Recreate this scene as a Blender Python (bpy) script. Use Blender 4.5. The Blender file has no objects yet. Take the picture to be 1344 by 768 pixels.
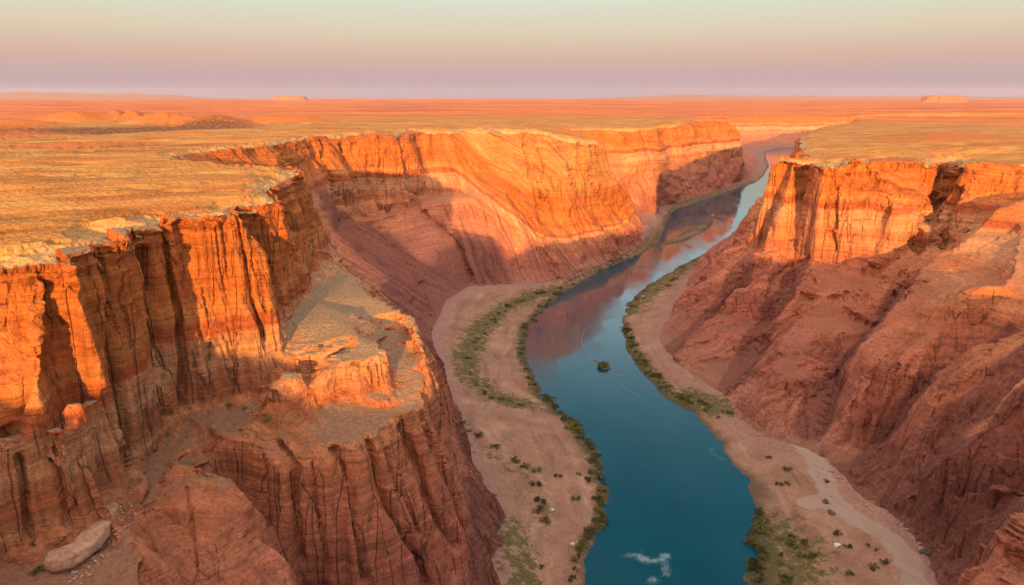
import bpy, bmesh, math, random, time
import numpy as np
from mathutils import Vector
from mathutils.geometry import delaunay_2d_cdt

T0 = time.time()
random.seed(7)
rng = np.random.default_rng(11)
R = math.radians
scene = bpy.context.scene
COL = scene.collection

# ------------------------------------------------------------------ camera
PITCH = R(16.0)
CAM = np.array([0.0, 0.0, 200.0])
FPX = 896.0                                   # focal length, in pixels of the 1344 wide photograph
FWD = np.array([0.0, math.cos(PITCH), -math.sin(PITCH)])
UPV = np.array([0.0, math.sin(PITCH), math.cos(PITCH)])

def ray(px, py):
    dx, dv = (px - 672.0) / FPX, (py - 384.0) / FPX
    return np.array([dx, FWD[1] - dv * UPV[1], FWD[2] - dv * UPV[2]])

def z(px, py, h):
    """the point of elevation h seen at (px, py)"""
    d = ray(px, py)
    p = CAM + d * ((h - CAM[2]) / d[2])
    return (float(p[0]), float(p[1]), float(h))

def y(px, py, dist):
    """the point dist metres ahead seen at (px, py)"""
    d = ray(px, py)
    p = CAM + d * (dist / d[1])
    return (float(p[0]), float(p[1]), float(p[2]))

def w(a, b, c):
    return (float(a), float(b), float(c))

# ------------------------------------------------------------------ survey of the canyon: break lines
RIM = [w(1500, -60, 155), w(300, -130, 157), w(150, -180, 160), w(20, -190, 160), w(-18, -188, 158), w(-52, -184, 142), w(-98, -180, 142), w(-120, -172, 161), w(-158, -110, 162),  # unseen rim, notched behind the viewpoint so sunlight reaches the bench
       w(-185, -20, 160), w(-192, 80, 158), w(-185, 165, 156), w(-160, 184, 156), z(0, 346, 156), z(50, 344, 156), z(93, 344, 156),
       z(69, 325, 157), z(110, 320, 157), z(165, 312, 157), z(128, 297, 158), z(185, 295, 158), z(216, 290, 158),
       z(203, 280, 159), z(250, 281, 159), z(311, 276, 159), z(309, 266, 160), z(340, 263, 160), z(367, 257, 160),
       z(352, 243, 161), z(374, 232, 161), z(393, 223, 162), z(395, 215, 162), z(350, 215, 162), z(305, 213, 162),
       z(250, 208, 162), z(225, 202, 162), z(250, 196, 162), z(300, 191, 162), z(350, 186, 162), z(395, 180, 161),
       y(415, 178, 745), y(424, 177.5, 800), y(432, 177, 752), y(452, 175.5, 770), y(460, 174.5, 818), y(466, 175, 780), y(480, 174, 800), y(484, 173.5, 838), y(488, 174, 802), y(500, 174, 806), y(522, 176, 800), y(530, 170, 905), y(560, 170, 870), y(598, 169.3, 878), y(606, 168.6, 925), y(613, 169, 880), y(640, 168.8, 884), y(648, 168.2, 915), y(655, 169, 882),
       y(680, 169, 880), y(688, 167, 905), y(695, 170, 878), y(721, 170, 870), y(735, 177, 880), y(762, 184, 890), y(787, 185, 950),
       y(774, 178, 1000), w(85, 1110, 148), w(92, 1210, 149), y(800, 168, 1215), y(832, 167.5, 1220), y(862, 166, 1250), y(866, 164, 1400), y(884, 163, 1420),
       y(900, 159, 1480), y(930, 156, 1600), y(955, 157, 1650), y(968, 162, 1680), w(560, 1850, 139), w(490, 2200, 134),
       y(880, 154, 2750), y(960, 152, 3080), y(1050, 152, 3180), y(1110, 153, 3260), w(3000, 3560, 118), w(9000, 4300, 110),
       w(9000, 3400, 110), w(3000, 2640, 124), w(1320, 2550, 130), w(1120, 2330, 133), w(1015, 2060, 134), y(1076, 166, 1500), y(1049, 177, 1050),
       y(1051, 193, 760), y(1066, 203, 650), y(1045, 204, 630), y(1016, 206, 612), y(1042, 207, 590), y(1066, 210.5, 606),
       y(1079, 215, 545), y(1101, 214, 540), y(1106, 210, 600), y(1112, 212, 545), y(1137, 208, 560), z(1170, 206, 150), y(1205, 209, 560),
       y(1222, 212, 556), y(1240, 209, 640), y(1260, 207.5, 690), y(1262, 210, 620), y(1256, 214, 556), z(1278, 214, 150), z(1310, 213, 150), z(1344, 214, 150),
       z(1430, 218, 150), w(540, 480, 150), w(510, 350, 152), w(420, 270, 160), w(330, 200, 180), w(336, 150, 178), w(430, 155, 162),  # unseen knob on this rim, raised to shade the right wall
       w(1500, 330, 155)]
TOE = [w(1500, 0, 8), w(300, -70, 8), w(140, -95, 8), w(40, -65, 8), w(-35, 20, 8), w(-62, 110, 8), w(-50, 165, 8), w(-22, 205, 8),
       z(660, 768, 8), z(650, 733, 8), z(655, 676, 8), z(638, 650, 8), z(614, 600, 8), z(595, 568, 8), z(582, 520, 9),
       z(573, 470, 10), z(567, 437, 12), z(586, 396, 12), z(615, 377, 12), z(680, 374, 9), z(742, 371, 4), z(790, 348, 5),
       z(845, 321, 5), w(203, 1060, 6), w(232, 1160, 6), z(878, 271, 6), z(920, 258, 6), z(958, 245, 6), z(984, 234, 6), w(655, 1850, 6), w(758, 2110, 6),
       w(832, 2370, 6), w(910, 2630, 6), w(1030, 2830, 6), w(1500, 3075, 6), w(3000, 3380, 6), w(9000, 4100, 6),
       w(9000, 3650, 6), w(3000, 2790, 6), w(1500, 2690, 6), w(1300, 2620, 6), w(1095, 2460, 6), w(1000, 2220, 6), w(890, 2030, 6), w(770, 1830, 6),
       w(700, 1680, 6), w(548, 1390, 6), w(452, 1190, 6), w(370, 990, 6), z(924, 331, 4), z(908, 352, 5), z(900, 375, 6), z(880, 415, 6), z(864, 441, 6),
       z(880, 468, 6), z(905, 490, 6), z(950, 516, 6), z(966, 548, 6), z(1000, 572, 6), z(1060, 588, 6), z(1085, 602, 6), z(1110, 626, 6),
       z(1130, 650, 6), z(1160, 668, 6), z(1200, 705, 6), z(1218, 725, 6), z(1232, 768, 6), w(140, 205, 6), w(122, 160, 6),
       w(135, 115, 6), w(200, 100, 6), w(1500, 200, 6)]
SHORE = [w(1500, 60, 0), w(300, -30, 0), w(140, -45, 0), w(65, 10, 0), w(25, 90, 0), w(14, 180, 0),
         z(765, 768, 0), z(775, 722, 0), z(796, 686, 0), z(797, 640, 0), z(785, 592, 0), z(760, 556, 0), z(735, 536, 0),
         z(712, 516, 0), z(700, 490, 0), z(690, 465, 0), z(695, 430, 0), z(715, 405, 0), z(742, 383, 0), z(790, 354, 0),
         z(838, 334, 0), z(864, 318, 0), z(872, 298, 0), z(884, 276, 0), z(925, 262, 0), z(962, 249, 0), z(992, 239, 0),
         w(678, 1850, 0), w(782, 2100, 0), w(858, 2350, 0), w(940, 2590, 0), w(1060, 2780, 0), w(1500, 3030, 0), w(3000, 3260, 0), w(9000, 4000, 0),
         w(9000, 3760, 0), w(3000, 2890, 0), w(1500, 2765, 0), w(1300, 2710, 0), w(1070, 2560, 0), w(950, 2320, 0), w(840, 2080, 0), w(720, 1850, 0), w(650, 1690, 0),
         w(522, 1400, 0), w(415, 1200, 0), w(330, 1000, 0), z(921, 336, 0), z(890, 351, 0), z(850, 375, 0),
         z(823, 399, 0), z(815, 425, 0), z(818, 442, 0), z(826, 465, 0), z(845, 490, 0), z(872, 521, 0), z(915, 545, 0), z(945, 580, 0),
         z(975, 625, 0), z(993, 660, 0), z(985, 700, 0), z(975, 768, 0), w(85, 190, 0), w(93, 130, 0), w(130, 78, 0), w(200, 60, 0),
         w(1500, 140, 0)]
def valley(line, deep):
    n = len(line) - 1
    return [w(q[0], q[1], max(q[2] - deep * math.sin(math.pi * min(1, (i + 0.35) / n)) * (i < n), 6)) for i, q in enumerate(line)]
SPUR = [y(226, 612, 198), y(257, 620, 196), y(290, 633, 194), y(327, 669, 191), y(360, 715, 189), y(393, 765, 187), y(418, 812, 185)]
SPUR = [w(q[0], q[1], q[2] + 6) for q in SPUR]
LINES = [
    # back wall behind the viewpoint
    [w(1500, -30, 70), w(290, -95, 70), w(150, -140, 80), w(20, -145, 85), w(-75, -125, 88), w(-115, -70, 88), w(-125, 20, 90), w(-118, 90, 92)],
    # near left wall foot: from the pedestal of the layered block to the amphitheatre
    [y(-120, 590, 160), y(-10, 572, 164), y(50, 545, 165), y(92, 528, 167), y(126, 520, 178)],
    [y(-100, 760, 148), y(0, 742, 154), y(45, 712, 157), y(78, 706, 157), y(116, 655, 170), y(126, 632, 178), y(168, 630, 182), y(200, 604, 207), y(214, 603, 209),
     y(250, 548, 230), y(285, 528, 234), y(340, 538, 238), y(374, 545, 240), y(384, 520, 246)],
    # block pedestal
    [y(-120, 605, 154), y(0, 585, 157), y(62, 556, 160), y(86, 560, 163)],
    # bench and ledge
    [y(410, 326, 372), z(400, 390, 110), y(376, 430, 268), y(374, 470, 250)],
    [y(376, 474, 248), z(387, 485, 104), z(440, 478, 104), z(490, 466, 106), z(512, 455, 107), z(516, 470, 105), z(505, 450, 107), z(470, 440, 108), z(440, 425, 108), z(470, 415, 108)],
    [y(390, 538, 235), z(402, 528, 92), z(450, 524, 92), z(500, 524, 91), z(520, 515, 92), z(528, 490, 94), z(505, 440, 98), z(480, 415, 104)],
    # rim of the lower cliff
    [w(-100, 60, 95), w(-103, 118, 88), y(196, 800, 142), y(208, 730, 160), y(190, 672, 178), y(216, 612, 200), z(250, 570, 84), z(268, 563, 86), z(300, 572, 86), z(340, 586, 85),
     z(374, 612, 80), z(366, 580, 85), z(392, 604, 82), z(426, 606, 81), z(434, 588, 84), z(450, 600, 82), z(471, 597, 82), z(482, 578, 85),
     z(502, 583, 84), z(524, 556, 87), z(545, 547, 88), z(566, 545, 87), z(569, 501, 93), z(561, 466, 100), z(552, 430, 105), z(542, 410, 107),
     z(502, 390, 107), z(455, 360, 108), z(430, 338, 108), y(416, 328, 375), w(-113, 420, 112), w(-145, 440, 115)],
    # spur at the bottom of the picture
    SPUR,
    [w(q[0], q[1], q[2] - 5) for q in (y(262, 600, 208), y(288, 624, 209), y(332, 663, 206), y(362, 706, 203), y(388, 740, 202), y(428, 792, 200))],
    [y(218, 800, 150), y(300, 800, 167), y(380, 830, 165)],
    # foot of the lower cliff
    [w(-70, 110, 45), w(-60, 165, 24), w(-48, 185, 20), z(520, 815, 22), z(575, 775, 24), z(606, 735, 27), z(620, 690, 33), z(606, 610, 44), z(592, 550, 48), z(580, 505, 50),
     z(574, 465, 46), w(-95, 470, 48), w(-135, 520, 66), y(425, 325, 560), y(455, 297, 690), y(491, 285, 745), y(541, 273, 760), y(550, 263, 800), y(617, 252, 815), y(666, 252, 800),
     y(705, 270, 800), y(760, 270, 835), y(815, 258, 930), y(846, 292, 985), w(140, 1060, 62), w(140, 1150, 64), y(833, 230, 1180), y(866, 224, 1215), y(884, 216, 1370), y(920, 213, 1470), y(955, 208, 1600), y(976, 205, 1680),
     w(585, 1850, 60), w(610, 2150, 56), w(690, 2450, 55), w(740, 2700, 55), w(900, 2930, 50), w(1142, 3020, 50), w(1800, 3280, 50), w(3000, 3440, 50), w(9000, 4180, 50)],
    # the deep gully in the right wall
    [y(1258, 216, 650), y(1236, 250, 592), y(1214, 300, 548)],
    # edge of the lit buttress
    [y(787, 185, 950), y(804, 220, 955), y(826, 262, 962)],
    # mid height of the right wall
    [w(9000, 3560, 55), w(3000, 2710, 58), w(1500, 2632, 58), w(1305, 2588, 60), w(1080, 2330, 60), w(965, 2070, 60), w(735, 1680, 60), w(510, 1250, 60), w(392, 1000, 60), w(303, 830, 62),
     z(965, 312, 58), z(985, 326, 66), z(1020, 336, 69), z(1060, 341, 73), z(1110, 347, 72), z(1150, 368, 68), z(1180, 372, 72), z(1200, 330, 88), z(1222, 320, 92), z(1240, 318, 92), w(345, 512, 98), w(430, 490, 104),
     w(480, 430, 104), w(455, 350, 92), w(370, 300, 84), w(300, 215, 66), w(300, 145, 60), w(380, 130, 60), w(1500, 265, 60)],
    # right wall: spurs and the valleys between them
    [z(1430, 250, 140), z(1344, 258, 133), z(1300, 275, 125), z(1270, 306, 110), z(1240, 334, 97), z(1200, 362, 85), z(1165, 400, 72), z(1150, 436, 63),
     z(1140, 470, 52), z(1118, 522, 34), z(1085, 566, 16), z(1064, 584, 8)],
    valley([y(1250, 322, 496), y(1205, 352, 478), y(1160, 397, 452), y(1110, 462, 418), y(1080, 512, 388), z(1063, 562, 10)], 20),
    [z(1103, 356, 66), z(1075, 387, 58), z(1052, 430, 47), z(1030, 470, 36), z(1012, 500, 28)],
    [z(972, 522, 16), z(1000, 507, 26), z(1040, 500, 30), z(1070, 505, 28)],
    valley([z(1045, 360, 56), z(1008, 412, 38), z(985, 456, 23), z(960, 510, 8)], 15),
    [z(1008, 352, 66), z(968, 378, 52), z(941, 403, 40), z(915, 447, 21), z(894, 478, 8)],
    valley([z(988, 362, 51), z(948, 398, 33), z(910, 430, 17), z(880, 458, 8)], 13),
    [z(980, 342, 61), z(946, 379, 43), z(914, 401, 27), z(873, 436, 8)],
    [z(1158, 464, 54), z(1195, 478, 54), z(1230, 476, 60)],
    [z(1344, 300, 116), z(1320, 372, 100), z(1285, 372, 98)],
    valley([z(1290, 318, 108), z(1300, 360, 98), z(1335, 392, 92)], 10),
    valley([z(1370, 405, 92), z(1344, 415, 86), z(1290, 451, 70), z(1239, 482, 56), z(1205, 518, 39), z(1165, 560, 23), z(1137, 592, 13), z(1113, 622, 7)], 15),
    [z(1400, 410, 100), z(1344, 428, 94), z(1280, 472, 78), z(1200, 527, 52), z(1150, 577, 27), z(1121, 611, 10)],
    valley([z(1400, 455, 96), z(1344, 468, 88), z(1280, 520, 67), z(1220, 565, 46), z(1172, 610, 24), z(1140, 644, 8)], 18),
    [z(1400, 470, 100), z(1344, 494, 90), z(1290, 560, 67), z(1256, 598, 53), z(1206, 612, 39), z(1180, 645, 15)],
    [z(1256, 598, 53), z(1312, 624, 53)],
    valley([z(1400, 590, 70), z(1344, 612, 58), z(1312, 641, 46), z(1255, 666, 30), z(1240, 694, 20), z(1208, 702, 8)], 15),
    [z(1400, 620, 68), z(1344, 645, 54), z(1300, 686, 38), z(1250, 742, 14)],
    [z(1460, 640, 72), z(1344, 670, 64), z(1314, 690, 60), z(1288, 706, 53), z(1270, 760, 32), z(1262, 800, 18)],
]
# loose spot heights of the table land and of the river bed
SPOTS = [y(142, 656, 172), y(160, 690, 165), y(120, 722, 158), y(172, 722, 159), y(60, 755, 150), w(-400, -300, 163), w(-500, 100, 164), w(-350, 300, 163), w(-1500, 400, 166), w(-320, 470, 162.5), w(-500, 620, 161), w(-1500, -900, 165), w(0, -900, 163), w(-75, -400, 144),  # last spot keeps the unseen rim notch open for the sun
         w(1200, -900, 158), w(-900, 800, 160), y(-60, 190, 640), y(0, 189, 650), y(100, 185, 680), y(185, 179, 760), y(260, 174, 830),
         y(-120, 180, 960), y(0, 181, 900), y(90, 178, 960), y(170, 173, 1050), y(225, 169, 1120), y(-100, 163, 1380), y(0, 163, 1350), y(90, 161.5, 1420),
         y(180, 160, 1500), y(280, 160, 1480), y(330, 163, 1300), y(430, 163, 1280), y(520, 163, 1300), y(620, 160, 1400), y(700, 158, 1500), y(800, 156, 1650), y(860, 154, 1800), y(900, 152.5, 2000),
         y(0, 155, 2100), y(250, 152, 2300), y(500, 150, 2500), y(750, 149, 2600), y(870, 150, 2600), y(-200, 150, 2600),
         y(100, 142, 4500), y(500, 141, 4800), y(900, 142, 4800), y(1000, 145, 4000), y(1200, 145, 4600), y(1344, 146, 4500), y(1150, 150, 3300),
         y(1130, 178, 1000), y(1250, 178, 1000), y(1344, 176, 1050), y(1160, 190, 760), y(1280, 192, 740), y(1360, 192, 740), y(1200, 163, 1700), y(1300, 162, 1700), y(1420, 165, 1600),
         w(900, 400, 152), w(1200, 700, 148), w(700, 200, 155),
         w(-12000, 4000, 120), w(-6000, 9000, 118), w(0, 11000, 116), w(7000, 10000, 115), w(15000, 5000, 112), w(-8000, -4000, 140), w(8000, -4000, 140), w(3000, 1500, 138),
         w(60, 330, -5), w(75, 270, -5), w(60, 400, -5), w(20, 520, -5), w(60, 620, -5), w(160, 800, -5), w(300, 1080, -5), w(50, 180, -5), w(90, 40, -5),
         w(420, 1280, -5), w(560, 1540, -5), w(690, 1850, -5), w(850, 2250, -5), w(1200, 2700, -5), w(3000, 3050, -5), w(9000, 3880, -5), w(400, 30, -5), w(1500, 100, -5)]
FAR = 45000.0
RING = [w(FAR * math.cos(t), FAR * math.sin(t), 100.0) for t in np.linspace(0, 2 * math.pi, 24, endpoint=False)]

def in_poly(P, poly):
    """which of the points P lie inside the polygon"""
    px, py = P[:, 0], P[:, 1]
    inside = np.zeros(len(P), bool)
    n = len(poly)
    for i in range(n):
        x1, y1 = poly[i][0], poly[i][1]
        x2, y2 = poly[(i + 1) % n][0], poly[(i + 1) % n][1]
        c = (y1 > py) != (y2 > py)
        if y1 != y2:
            inside ^= c & (px < (x2 - x1) * (py - y1) / (y2 - y1) + x1)
    return inside

def poly_dist(P, line, closed=False, want_s=False):
    """plan distance to a polyline, and the arc length of the nearest point"""
    L = np.array([q[:2] for q in line], float)
    if closed:
        L = np.vstack([L, L[:1]])
    best = np.full(len(P), 1e18)
    s_best = np.zeros(len(P))
    s = 0.0
    for a, b in zip(L[:-1], L[1:]):
        ab = b - a
        l2 = float(ab @ ab) + 1e-9
        t = np.clip(((P[:, 0] - a[0]) * ab[0] + (P[:, 1] - a[1]) * ab[1]) / l2, 0, 1)
        d = (P[:, 0] - a[0] - t * ab[0]) ** 2 + (P[:, 1] - a[1] - t * ab[1]) ** 2
        m = d < best
        best[m] = d[m]
        if want_s:
            s_best[m] = s + t[m] * math.sqrt(l2)
        s += math.sqrt(l2)
    return (np.sqrt(best), s_best) if want_s else np.sqrt(best)

# ------------------------------------------------------------------ triangulate the survey
pts, edges = [], []
def add_line(line, closed=False):
    i0 = len(pts)
    pts.extend(line)
    edges.extend((i, i + 1) for i in range(i0, len(pts) - 1))
    if closed:
        edges.append((len(pts) - 1, i0))
add_line(RIM, True); add_line(TOE, True); add_line(SHORE, True)
for l in LINES:
    add_line(l)
add_line(RING, True)
pts.extend(SPOTS)
vv, ee, ff, ov, oe, of = delaunay_2d_cdt([Vector(p[:2]) for p in pts], edges, [], 0, 1e-3)
V = np.zeros((len(vv), 3))
crossed = 0
for i, v in enumerate(vv):
    V[i, :2] = v
    if ov[i]:
        V[i, 2] = np.mean([pts[k][2] for k in ov[i]])
    else:                                       # two lines crossed: take the mean height of both there
        crossed += 1
        hs = []
        for a, b in edges:
            A, B = np.array(pts[a]), np.array(pts[b])
            ab = B[:2] - A[:2]
            t = float((V[i, :2] - A[:2]) @ ab / (ab @ ab + 1e-9))
            if 0 <= t <= 1 and np.linalg.norm(A[:2] + t * ab - V[i, :2]) < 0.02:
                hs.append(A[2] + t * (B[2] - A[2]))
        V[i, 2] = np.mean(hs) if hs else 50.0
F = np.array([f for f in ff if len(f) == 3], int)
cen = V[F].mean(1)
TAG = np.where(in_poly(cen, SHORE), 0, np.where(in_poly(cen, TOE), 1, np.where(in_poly(cen, RIM), 2, 3)))   # bed, bank, wall, table land
print('survey', len(V), 'points', len(F), 'faces', crossed, 'crossings')

FINE, SKYK, EXPO, HAZE = 1.6, 10.0, 0.85, 0.8e-5

# ------------------------------------------------------------------ noise
def _hash(ix, iy, iz, seed):
    h = (ix * np.int64(73856093)) ^ (iy * np.int64(19349663)) ^ (iz * np.int64(83492791)) ^ np.int64(seed * 2654435 + 97)
    h = (h ^ (h >> 13)) * np.int64(1274126177)
    h &= 0x7fffffff
    h = (h ^ (h >> 16)) * np.int64(668265263)
    h &= 0x7fffffff
    return h ^ (h >> 15)

def perlin(x, yy, zz, seed=0):
    """gradient noise, about -1 .. 1"""
    x = np.asarray(x, float); yy = np.broadcast_to(np.asarray(yy, float), x.shape); zz = np.broadcast_to(np.asarray(zz, float), x.shape)
    ix, iy, iz = np.floor(x).astype(np.int64), np.floor(yy).astype(np.int64), np.floor(zz).astype(np.int64)
    fx, fy, fz = x - ix, yy - iy, zz - iz
    ux, uy, uz = [f * f * f * (f * (f * 6 - 15) + 10) for f in (fx, fy, fz)]
    def g(a, b, c):
        h = _hash(ix + a, iy + b, iz + c, seed) & 15
        dx, dy, dz = fx - a, fy - b, fz - c
        u = np.where(h < 8, dx, dy)
        v = np.where(h < 4, dy, np.where((h == 12) | (h == 14), dx, dz))
        return np.where(h & 1, -u, u) + np.where(h & 2, -v, v)
    def mix(a, b, t):
        return a + (b - a) * t
    return mix(mix(mix(g(0, 0, 0), g(1, 0, 0), ux), mix(g(0, 1, 0), g(1, 1, 0), ux), uy),
               mix(mix(g(0, 0, 1), g(1, 0, 1), ux), mix(g(0, 1, 1), g(1, 1, 1), ux), uy), uz)

def smooth01(v, a, b):
    t = np.clip((v - a) / (b - a), 0, 1)
    return t * t * (3 - 2 * t)

# ------------------------------------------------------------------ refinement: split every edge that looks long from the viewpoint's neighbourhood
def edge_pixels(P, a, b):
    d = P - CAM
    dep = d @ FWD
    sx = d[:, 0] / np.maximum(dep, 1) * 683.0
    sy = (d @ UPV) / np.maximum(dep, 1) * 683.0
    vis = (dep > 20) & (abs(sx) < 512 + 90) & (abs(sy) < 293 + 90)
    dist = np.linalg.norm(d, axis=1)
    L = np.linalg.norm(P[a] - P[b], axis=1)
    ang = L / np.minimum(dist[a], dist[b]) * 683.0
    scr = np.hypot(sx[a] - sx[b], sy[a] - sy[b])
    both = vis[a] & vis[b]
    some = vis[a] | vis[b]
    m = np.where(both, np.maximum(scr, 0.18 * ang), np.where(some, 0.5 * ang, 0.07 * ang))
    return np.where(L < 0.22, 0, m)

def refine(P, F, tag, limit, rounds=14, A=None):
    for _ in range(rounds):
        e = np.sort(np.concatenate([F[:, [0, 1]], F[:, [1, 2]], F[:, [2, 0]]]), axis=1)
        key = e[:, 0] * np.int64(len(P)) + e[:, 1]
        uq, inv = np.unique(key, return_inverse=True)
        a, b = uq // len(P), uq % len(P)
        px = edge_pixels(P, a, b)
        cut = px > limit
        if not cut.any():
            break
        # in each face only split an edge when it is not much shorter than the longest one
        n = len(F)
        i01, i12, i20 = inv[:n], inv[n:2 * n], inv[2 * n:]
        mid = np.full(len(uq), -1, np.int64)
        mid[cut] = len(P) + np.arange(cut.sum())
        newP = (P[a[cut]] + P[b[cut]]) * 0.5
        P = np.vstack([P, newP])
        if A is not None:
            A = np.vstack([A, (A[a[cut]] + A[b[cut]]) * 0.5])
        M = np.stack([mid[i01], mid[i12], mid[i20]], 1)
        cnt = (M >= 0).sum(1)
        out, tg = [F[cnt == 0]], [tag[cnt == 0]]
        k = cnt == 3
        if k.any():
            f, m = F[k], M[k]
            for t in ((f[:, 0], m[:, 0], m[:, 2]), (f[:, 1], m[:, 1], m[:, 0]), (f[:, 2], m[:, 2], m[:, 1]), (m[:, 0], m[:, 1], m[:, 2])):
                out.append(np.stack(t, 1)); tg.append(tag[k])
        for r in range(3):                       # one split: edge r ; two splits: edge r unsplit
            k = (cnt == 1) & (M[:, r] >= 0)
            if k.any():
                f, m = F[k], M[k, r]
                p0, p1, p2 = f[:, r], f[:, (r + 1) % 3], f[:, (r + 2) % 3]
                out += [np.stack((p0, m, p2), 1), np.stack((m, p1, p2), 1)]; tg += [tag[k], tag[k]]
            k = (cnt == 2) & (M[:, r] < 0)
            if k.any():
                f = F[k]
                p0, p1, p2 = f[:, r], f[:, (r + 1) % 3], f[:, (r + 2) % 3]
                m12, m20 = M[k, (r + 1) % 3], M[k, (r + 2) % 3]
                d1 = np.linalg.norm(P[p0] - P[m12], axis=1); d2 = np.linalg.norm(P[p1] - P[m20], axis=1)
                s = (d1 < d2)[:, None]
                out.append(np.stack((m20, m12, p2), 1))
                out.append(np.where(s, np.stack((p0, p1, m12), 1), np.stack((p0, p1, m20), 1)))
                out.append(np.where(s, np.stack((p0, m12, m20), 1), np.stack((p1, m12, m20), 1)))
                tg += [tag[k]] * 3
        F = np.concatenate(out); tag = np.concatenate(tg)
    return (P, F, tag) if A is None else (P, F, tag, A)

def vert_normals(P, F):
    fn = np.cross(P[F[:, 1]] - P[F[:, 0]], P[F[:, 2]] - P[F[:, 0]])
    l = np.linalg.norm(fn, axis=1, keepdims=True)
    fn = fn / np.maximum(np.sqrt(l), 1e-9) / np.maximum(np.sqrt(l), 1e-9) * np.sqrt(l)
    N = np.stack([np.bincount(F.ravel(), np.repeat(fn[:, k], 3), len(P)) for k in range(3)], 1)
    return N / np.maximum(np.linalg.norm(N, axis=1, keepdims=True), 1e-12)

def relax(P, F, weight, times=1, lam=0.5):
    """umbrella smoothing, weight 0..1 per point"""
    e = np.concatenate([F[:, [0, 1]], F[:, [1, 2]], F[:, [2, 0]]])
    e = np.concatenate([e, e[:, ::-1]])
    cnt = np.bincount(e[:, 0], minlength=len(P))[:, None]
    for _ in range(times):
        S = np.stack([np.bincount(e[:, 0], P[e[:, 1], k], len(P)) for k in range(3)], 1) / np.maximum(cnt, 1)
        P = P + (S - P) * (weight * lam)[:, None]
    return P

def tag_weight(P, F, tag, which):
    m = np.zeros(len(P)); n = np.bincount(F.ravel(), minlength=len(P))
    for t in which:
        m += np.bincount(F[tag == t].ravel(), minlength=len(P))
    return m / np.maximum(n, 1)

# distances and the along-river coordinate, used by the relief and by the materials
LEFT_SHORE = [q for q in SHORE if True][4:33]
MIDRIVER = [w(1500, 100, 0), w(300, 25, 0), w(100, 30, 0), w(55, 110, 0), w(50, 190, 0), z(868, 768, 0), z(890, 650, 0), z(850, 560, 0), z(780, 500, 0), z(755, 450, 0),
            z(760, 410, 0), z(820, 360, 0), z(880, 325, 0), z(925, 295, 0), z(960, 265, 0), w(520, 1540, 0), w(640, 1760, 0), w(805, 2090, 0), w(900, 2350, 0), w(1060, 2680, 0), w(1500, 2860, 0), w(3000, 3060, 0), w(9000, 3880, 0)]

# ------------------------------------------------------------------ relief
P, TAGS = V, TAG
P, F, TAGS = refine(P, F, TAGS, 9.0)
print('base', len(P), round(time.time() - T0, 1))
near = (np.linalg.norm(P[:, :2], axis=1) < 6000).astype(float)
wall = tag_weight(P, F, TAGS, (2,))
P = relax(P, F, near * np.where(wall > 0.0, 0.9, 0.5), 2)
# the weathered, rounded shoulders of the lower spurs
shoulder = smooth01(P[:, 2], 30, 50) * smooth01(P[:, 2], 97, 88) * (np.hypot(P[:, 0], P[:, 1]) < 520) * (wall > 0.99)
P = relax(P, F, shoulder, 5, 0.6)
bed = tag_weight(P, F, TAGS, (0,)) > 0.999
P[bed, 2] = -np.minimum(5.0, 0.1 + 0.4 * poly_dist(P[bed], SHORE, True))

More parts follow.
